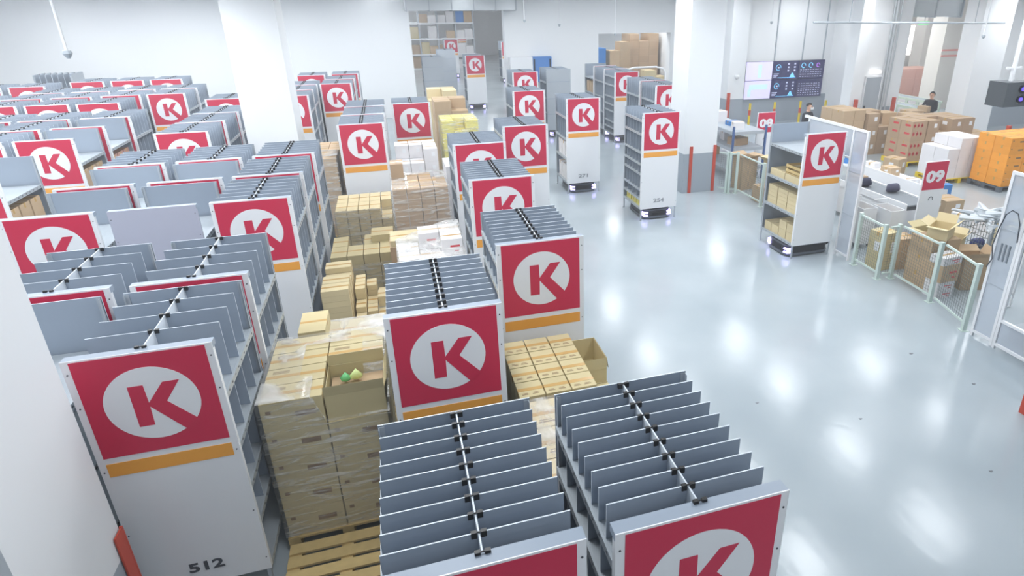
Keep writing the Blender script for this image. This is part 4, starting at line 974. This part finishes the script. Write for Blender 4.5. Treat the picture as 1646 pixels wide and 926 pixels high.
    for a in range(7):
        th = a * .29
        for q in range(n): ph = 2 * PI * q / n; fr = -.5 if math.sin(ph) < -.3 else 1; tt = th if fr > 0 else min(th, .95); h.v.append((hd.x + .092 * math.sin(tt) * math.cos(ph), hd.y + .012 + .105 * math.sin(tt) * math.sin(ph), hd.z + .03 + .095 * math.cos(tt)))
    for a in range(6):
        for q in range(n): w = (q + 1) % n; h.f.append((a * n + q, a * n + w, (a + 1) * n + w, (a + 1) * n + q)); h.mi.append(k)
    h.obj('hair', r, smooth=True)
    if mask: MB().prism([(-.055, -.07), (.055, -.07), (.06, -.0), (-.06, -.0)], hd.y - .108, hd.y - .085, white).obj('face_mask', r).location = (hd.x, 0, hd.z)
    return r
def joints(lw=(.2, -.1, .85), rw=(-.2, -.1, .85), le=(.27, .02, 1.12), re=(-.27, .02, 1.12), lean=0.):
    J = dict(pelvis=(0, 0, .95), waist=(0, -.01 - lean * .3, 1.1), chest=(0, -lean * .7, 1.3), neck=(0, -lean, 1.46), chin=(0, -.01 - lean * 1.15, 1.52), head=(0, -.02 - lean * 1.3, 1.6), crown=(0, -.005 - lean * 1.4, 1.67))
    for s, g in (('l', 1), ('r', -1)):
        J[s + 'shoulder'] = (g * .18, -lean, 1.38); J[s + 'hip'] = (g * .1, 0, .88); J[s + 'knee'] = (g * .11, -.02, .5); J[s + 'ankle'] = (g * .11, .02, .09); J[s + 'toe'] = (g * .12, -.13, .035)
    J['lelbow'] = le; J['relbow'] = re; J['lwrist'] = lw; J['rwrist'] = rw
    for s, w, e in (('l', lw, le), ('r', rw, re)): d = (Vector(w) - Vector(e)).normalized() * .06; J[s + 'palm'] = tuple(Vector(w) + d)
    return J
person(12.35, 16.4, .3, 'person in a dark top and face mask seen above the gate beam before the screens', joints((.12, -.3, 1.05), (-.12, -.3, 1.05), (.25, -.08, 1.12), (-.25, -.08, 1.12), .05), (44, 48, 56), (40, 44, 60), mask=True)
carton(17.55, 16.98, 1.08, .34, .26, .2, 'brown', 'small carton held by the person beside the big white pillar', None, -1.2, 'plain', 'held_carton')
person(18.05, 17.2, -1.2, 'person in dark clothes holding a small carton beside the big white pillar', joints((.13, -.36, 1.16), (-.13, -.36, 1.16), (.25, -.12, 1.1), (-.25, -.12, 1.1), .02), (36, 38, 46), (26, 28, 34))
person(8.17, 9.72, -1.9, 'person in dark clothes bending behind the rack at the picking gate', joints((.12, -.4, 1.1), (-.15, -.38, 1.0), (.26, -.15, 1.12), (-.26, -.15, 1.12), .1), (60, 44, 52), (34, 36, 52))

# ------------------------------------------------------------------ beyond the openings
def tall_rack(x0, x1, y, levels, label, tones, bays=4):
    r = empty('storage_rack', ((x0 + x1) / 2, y, 0), label, 'rack'); w = (x1 - x0) / 2; n = bays
    for i in range(n + 1): xx = -w + 2 * w * i / n; MB().box(xx - .05, xx + .05, -.5, .5, 0, levels[-1] + .9, greym).obj('upright', r)
    for z in levels: MB().box(-w, w, -.52, -.46, z - .1, z, white).box(-w, w, -.46, .5, z - .02, z, greym).obj('beam', r)
    for z in levels:
        for i in range(n):
            for q in range(2):
                if random.random() < .12: continue
                ww = 2 * w / n / 2 - .08; xx = (x0 + x1) / 2 - w + 2 * w / n * (i + .27 + .46 * q); t = random.choice(tones); h = random.uniform(.5, .85)
                carton(xx, y, z, ww, .8, h, t, '%s carton on the far storage rack, %s level, %s bay, %s side' % ({'tan': 'tan', 'kraft': 'brown'}.get(t, t), ORD[levels.index(z)], ORD[i], ('left', 'right')[q]), 'goods on the far storage rack')
tall_rack(1.3, 6.6, 50, [0.1, 1.1, 2.2, 3.3, 4.2], 'tall storage rack with cartons beyond the wide opening', ['brown', 'kraft', 'white', 'blue', 'tan', 'white'], 4)
tall_rack(9.5, 14, 30.8 + 2, [0.1, 1.2, 2.3], 'storage rack behind the doorway in the back wall', ['brown', 'kraft', 'red'], 3) if False else None
stack(9.5, 10.5, 30.2, 31.2, 0, 2, 1, .42, [[6, 6]], 'blue', 'blue crate stacked behind the doorway in the back wall', 'blue crates behind the doorway', 'plain', .01, 'crate')
stack(10.7, 11.8, 30.2, 31.0, 0, 2, 1, .4, [[6, 7]], 'brown', 'brown carton stacked behind the doorway, middle column', 'brown cartons behind the doorway', 'tape', .02)
stack(11.9, 13.5, 30.6, 31.8, 0, 3, 1, .35, [[9, 8, 9]], 'kraft', 'brown carton stacked behind the doorway at its right side', 'right cartons behind the doorway', 'tape', .02)
stack(12.2, 13.3, 29.0, 29.8, 0, 2, 1, .3, [[5, 4]], 'pale', 'pale wooden toned carton low behind the doorway', 'pale cartons behind the doorway', 'tape', .02)
# white tubular hoop cart before the doorway
b = MB(); b.tube([(8.6, 22.6, 0), (8.6, 22.6, 2.1), (8.7, 22.6, 2.25), (9.0, 22.6, 2.32), (9.9, 22.6, 2.32), (10.2, 22.6, 2.25), (10.3, 22.6, 2.1), (10.3, 22.6, 0)], .035, white, 8); b.tube([(8.6, 22.6, 1.9), (9.5, 21.8, 1.7), (10.3, 22.6, 1.0)], .03, white)
tag(b.obj('hoop_frame', smooth=True), 'white tubular hoop frame standing before the doorway', 'frame')
# small white cabinet with the blue panel at the back wall
tag(MB().box(5.2, 6.2, 27.7, 28.15, 0, 2.4, white).obj('cabinet'), 'pale cabinet against the back wall right of the wide opening', 'cabinet')
tag(MB().box(6.25, 7.1, 27.85, 28.15, 1.3, 2.4, mat('panel_blue', (70, 130, 200), .5)).box(6.28, 6.34, 27.84, 27.85, 1.4, 2.3, black).box(7.0, 7.06, 27.84, 27.85, 1.4, 2.3, black).obj('wall_panel'), 'blue panel with dark ends on the back wall', 'panel')
# room behind the right opening
stack(24.6, 27.2, 26.0, 27.2, 0, 2, 1, .48, [[3, 3]], 'red', 'reddish brown carton pile in the far right room', 'reddish piles in the far room', 'tape', .01)
win = MB().box(29.2, 31.7, 31.74, 31.79, 1.6, 3.3, mat('bright_window', (255, 250, 250), .4, emit=3.2)); struct('window_1', win)
b = MB()
for z in (2.36, 2.6): b.box(23.7, 25.2, 22.57, 22.597, z - .035, z + .035, mat('red_band', (214, 130, 120), .5))
tag(b.obj('red_bands'), 'two thin red bands painted on the beige pillar in the far right room', 'marking')
def roller(x0, x1, y, label, z=.8, at=(0, 0)):
    r = empty('roller_conveyor', (at[0], at[1], 0), label, 'conveyor', 'roller conveyors in the far right room', PI / 2); w = (x1 - x0) / 2; gm = mat('pale_green_paint', (196, 206, 188), .5)
    MB().box(-w, w, -.3, -.26, z - .1, z, gm).box(-w, w, .26, .3, z - .1, z, gm).obj('side_rail', r)
    b = MB(); n = int(w * 2 / .15)
    for i in range(n): b.tube([(-w + .08 + i * .15, -.26, z - .03), (-w + .08 + i * .15, .26, z - .03)], .025, galv, 6)
    b.obj('roller_bed', r)
    for i in range(8): xx = -w + .1 + i * (2 * w - .2) / 7; MB().box(xx - .03, xx + .03, -.3, -.24, 0, z - .1, gm).box(xx - .03, xx + .03, .24, .3, 0, z - .1, gm).obj('leg', r)
roller(-2.1, 2.1, 0, 'pale green roller conveyor in the far right room, near one', at=(19.7, 18.6 + 2.4))
roller(-2.2, 2.2, 0, 'pale green roller conveyor in the far right room, far one', at=(21.5, 22.4))

# ------------------------------------------------------------------ cartons that show largest stay single, the rest become one object
def rank_cartons():
    dg = bpy.context.evaluated_depsgraph_get(); org = Vector((0, 0, 4.5968)); out = []
    for o in [o for o in COL.objects if o.name.split('.')[0] == 'carton' and not o.parent]:
        bb = [Vector(c) for c in o.bound_box]; lo, hi = bb[0], bb[6]; M = Matrix.LocRotScale(o.location, o.rotation_euler, None); hits = 0; n = 0
        for a in (.2, .8):
            for b_ in (.2, .8):
                for P in (Vector((lo.x + a * (hi.x - lo.x), lo.y + b_ * (hi.y - lo.y), hi.z)), Vector((lo.x + a * (hi.x - lo.x), lo.y, lo.z + b_ * (hi.z - lo.z))), Vector((lo.x, lo.y + a * (hi.y - lo.y), lo.z + b_ * (hi.z - lo.z)))):
                    T = M @ P; d = (T - org); L = d.length; d.normalize(); p = org.copy(); n += 1
                    z = d.dot(CF); u = 944 + 983 * d.dot(CX) / z; v = 408 - 983 * d.dot(CU) / z
                    if z <= 0 or not (0 <= u <= 1646 and 0 <= v <= 926): continue
                    for _ in range(4):
                        ok, loc, nr, fi, ob, mm = SC.ray_cast(dg, p, d)
                        if ok and (ob.name.startswith('stretch_film') or ob.name.startswith('wire_mesh')): p = loc + d * .003; continue
                        break
                    if not ok or (loc - org).length > L - .02: hits += 1
        dd = (o.location - org).length; sz = (hi.x - lo.x) * (hi.z - lo.z) + (hi.x - lo.x) * (hi.y - lo.y)
        out.append((hits / n * sz / dd ** 2, o))
    out.sort(key=lambda t: -t[0]); return out
def merge_rest(keep):
    rk = rank_cartons(); rest = [o for sc_, o in rk[keep:]]; vs = []; fs = []; mi = []; ms = []
    for o in rest:
        M = Matrix.LocRotScale(o.location, o.rotation_euler, None); b0 = len(vs); me = o.data
        idx = []
        for m in me.materials:
            if m not in ms: ms.append(m)
            idx.append(ms.index(m))
        vs += [tuple(M @ v.co) for v in me.vertices]
        for p in me.polygons: fs.append(tuple(b0 + i for i in p.vertices)); mi.append(idx[p.material_index])
    me = bpy.data.meshes.new('carton_mass'); me.from_pydata(vs, [], fs)
    for m in ms: me.materials.append(m)
    me.polygons.foreach_set('material_index', mi)
    for o in rest: bpy.data.objects.remove(o)
    o = bpy.data.objects.new('carton_mass', me); COL.objects.link(o)
    tag(o, 'the many smaller, distant or mostly hidden brown and white cartons of all the stacks', 'cartons', None, 'stuff')
bpy.context.view_layer.update()
merge_rest(298)

# ------------------------------------------------------------------ thin haze in the hall air
hz = bpy.data.materials.new('hall_haze'); hz.use_nodes = True; nt = hz.node_tree; nt.nodes.clear()
ho = nt.nodes.new('ShaderNodeOutputMaterial'); hv = nt.nodes.new('ShaderNodeVolumeScatter'); hv.inputs['Density'].default_value = HAZE; hv.inputs['Color'].default_value = (.95, .97, 1, 1)
nt.links.new(hv.outputs[0], ho.inputs['Volume'])
o = MB().box(-18, 44, -8, 68, -.5, CEIL + .6, hz).obj('air_haze'); tag(o, 'thin pale haze filling the air of the whole hall', 'haze', None, 'stuff')
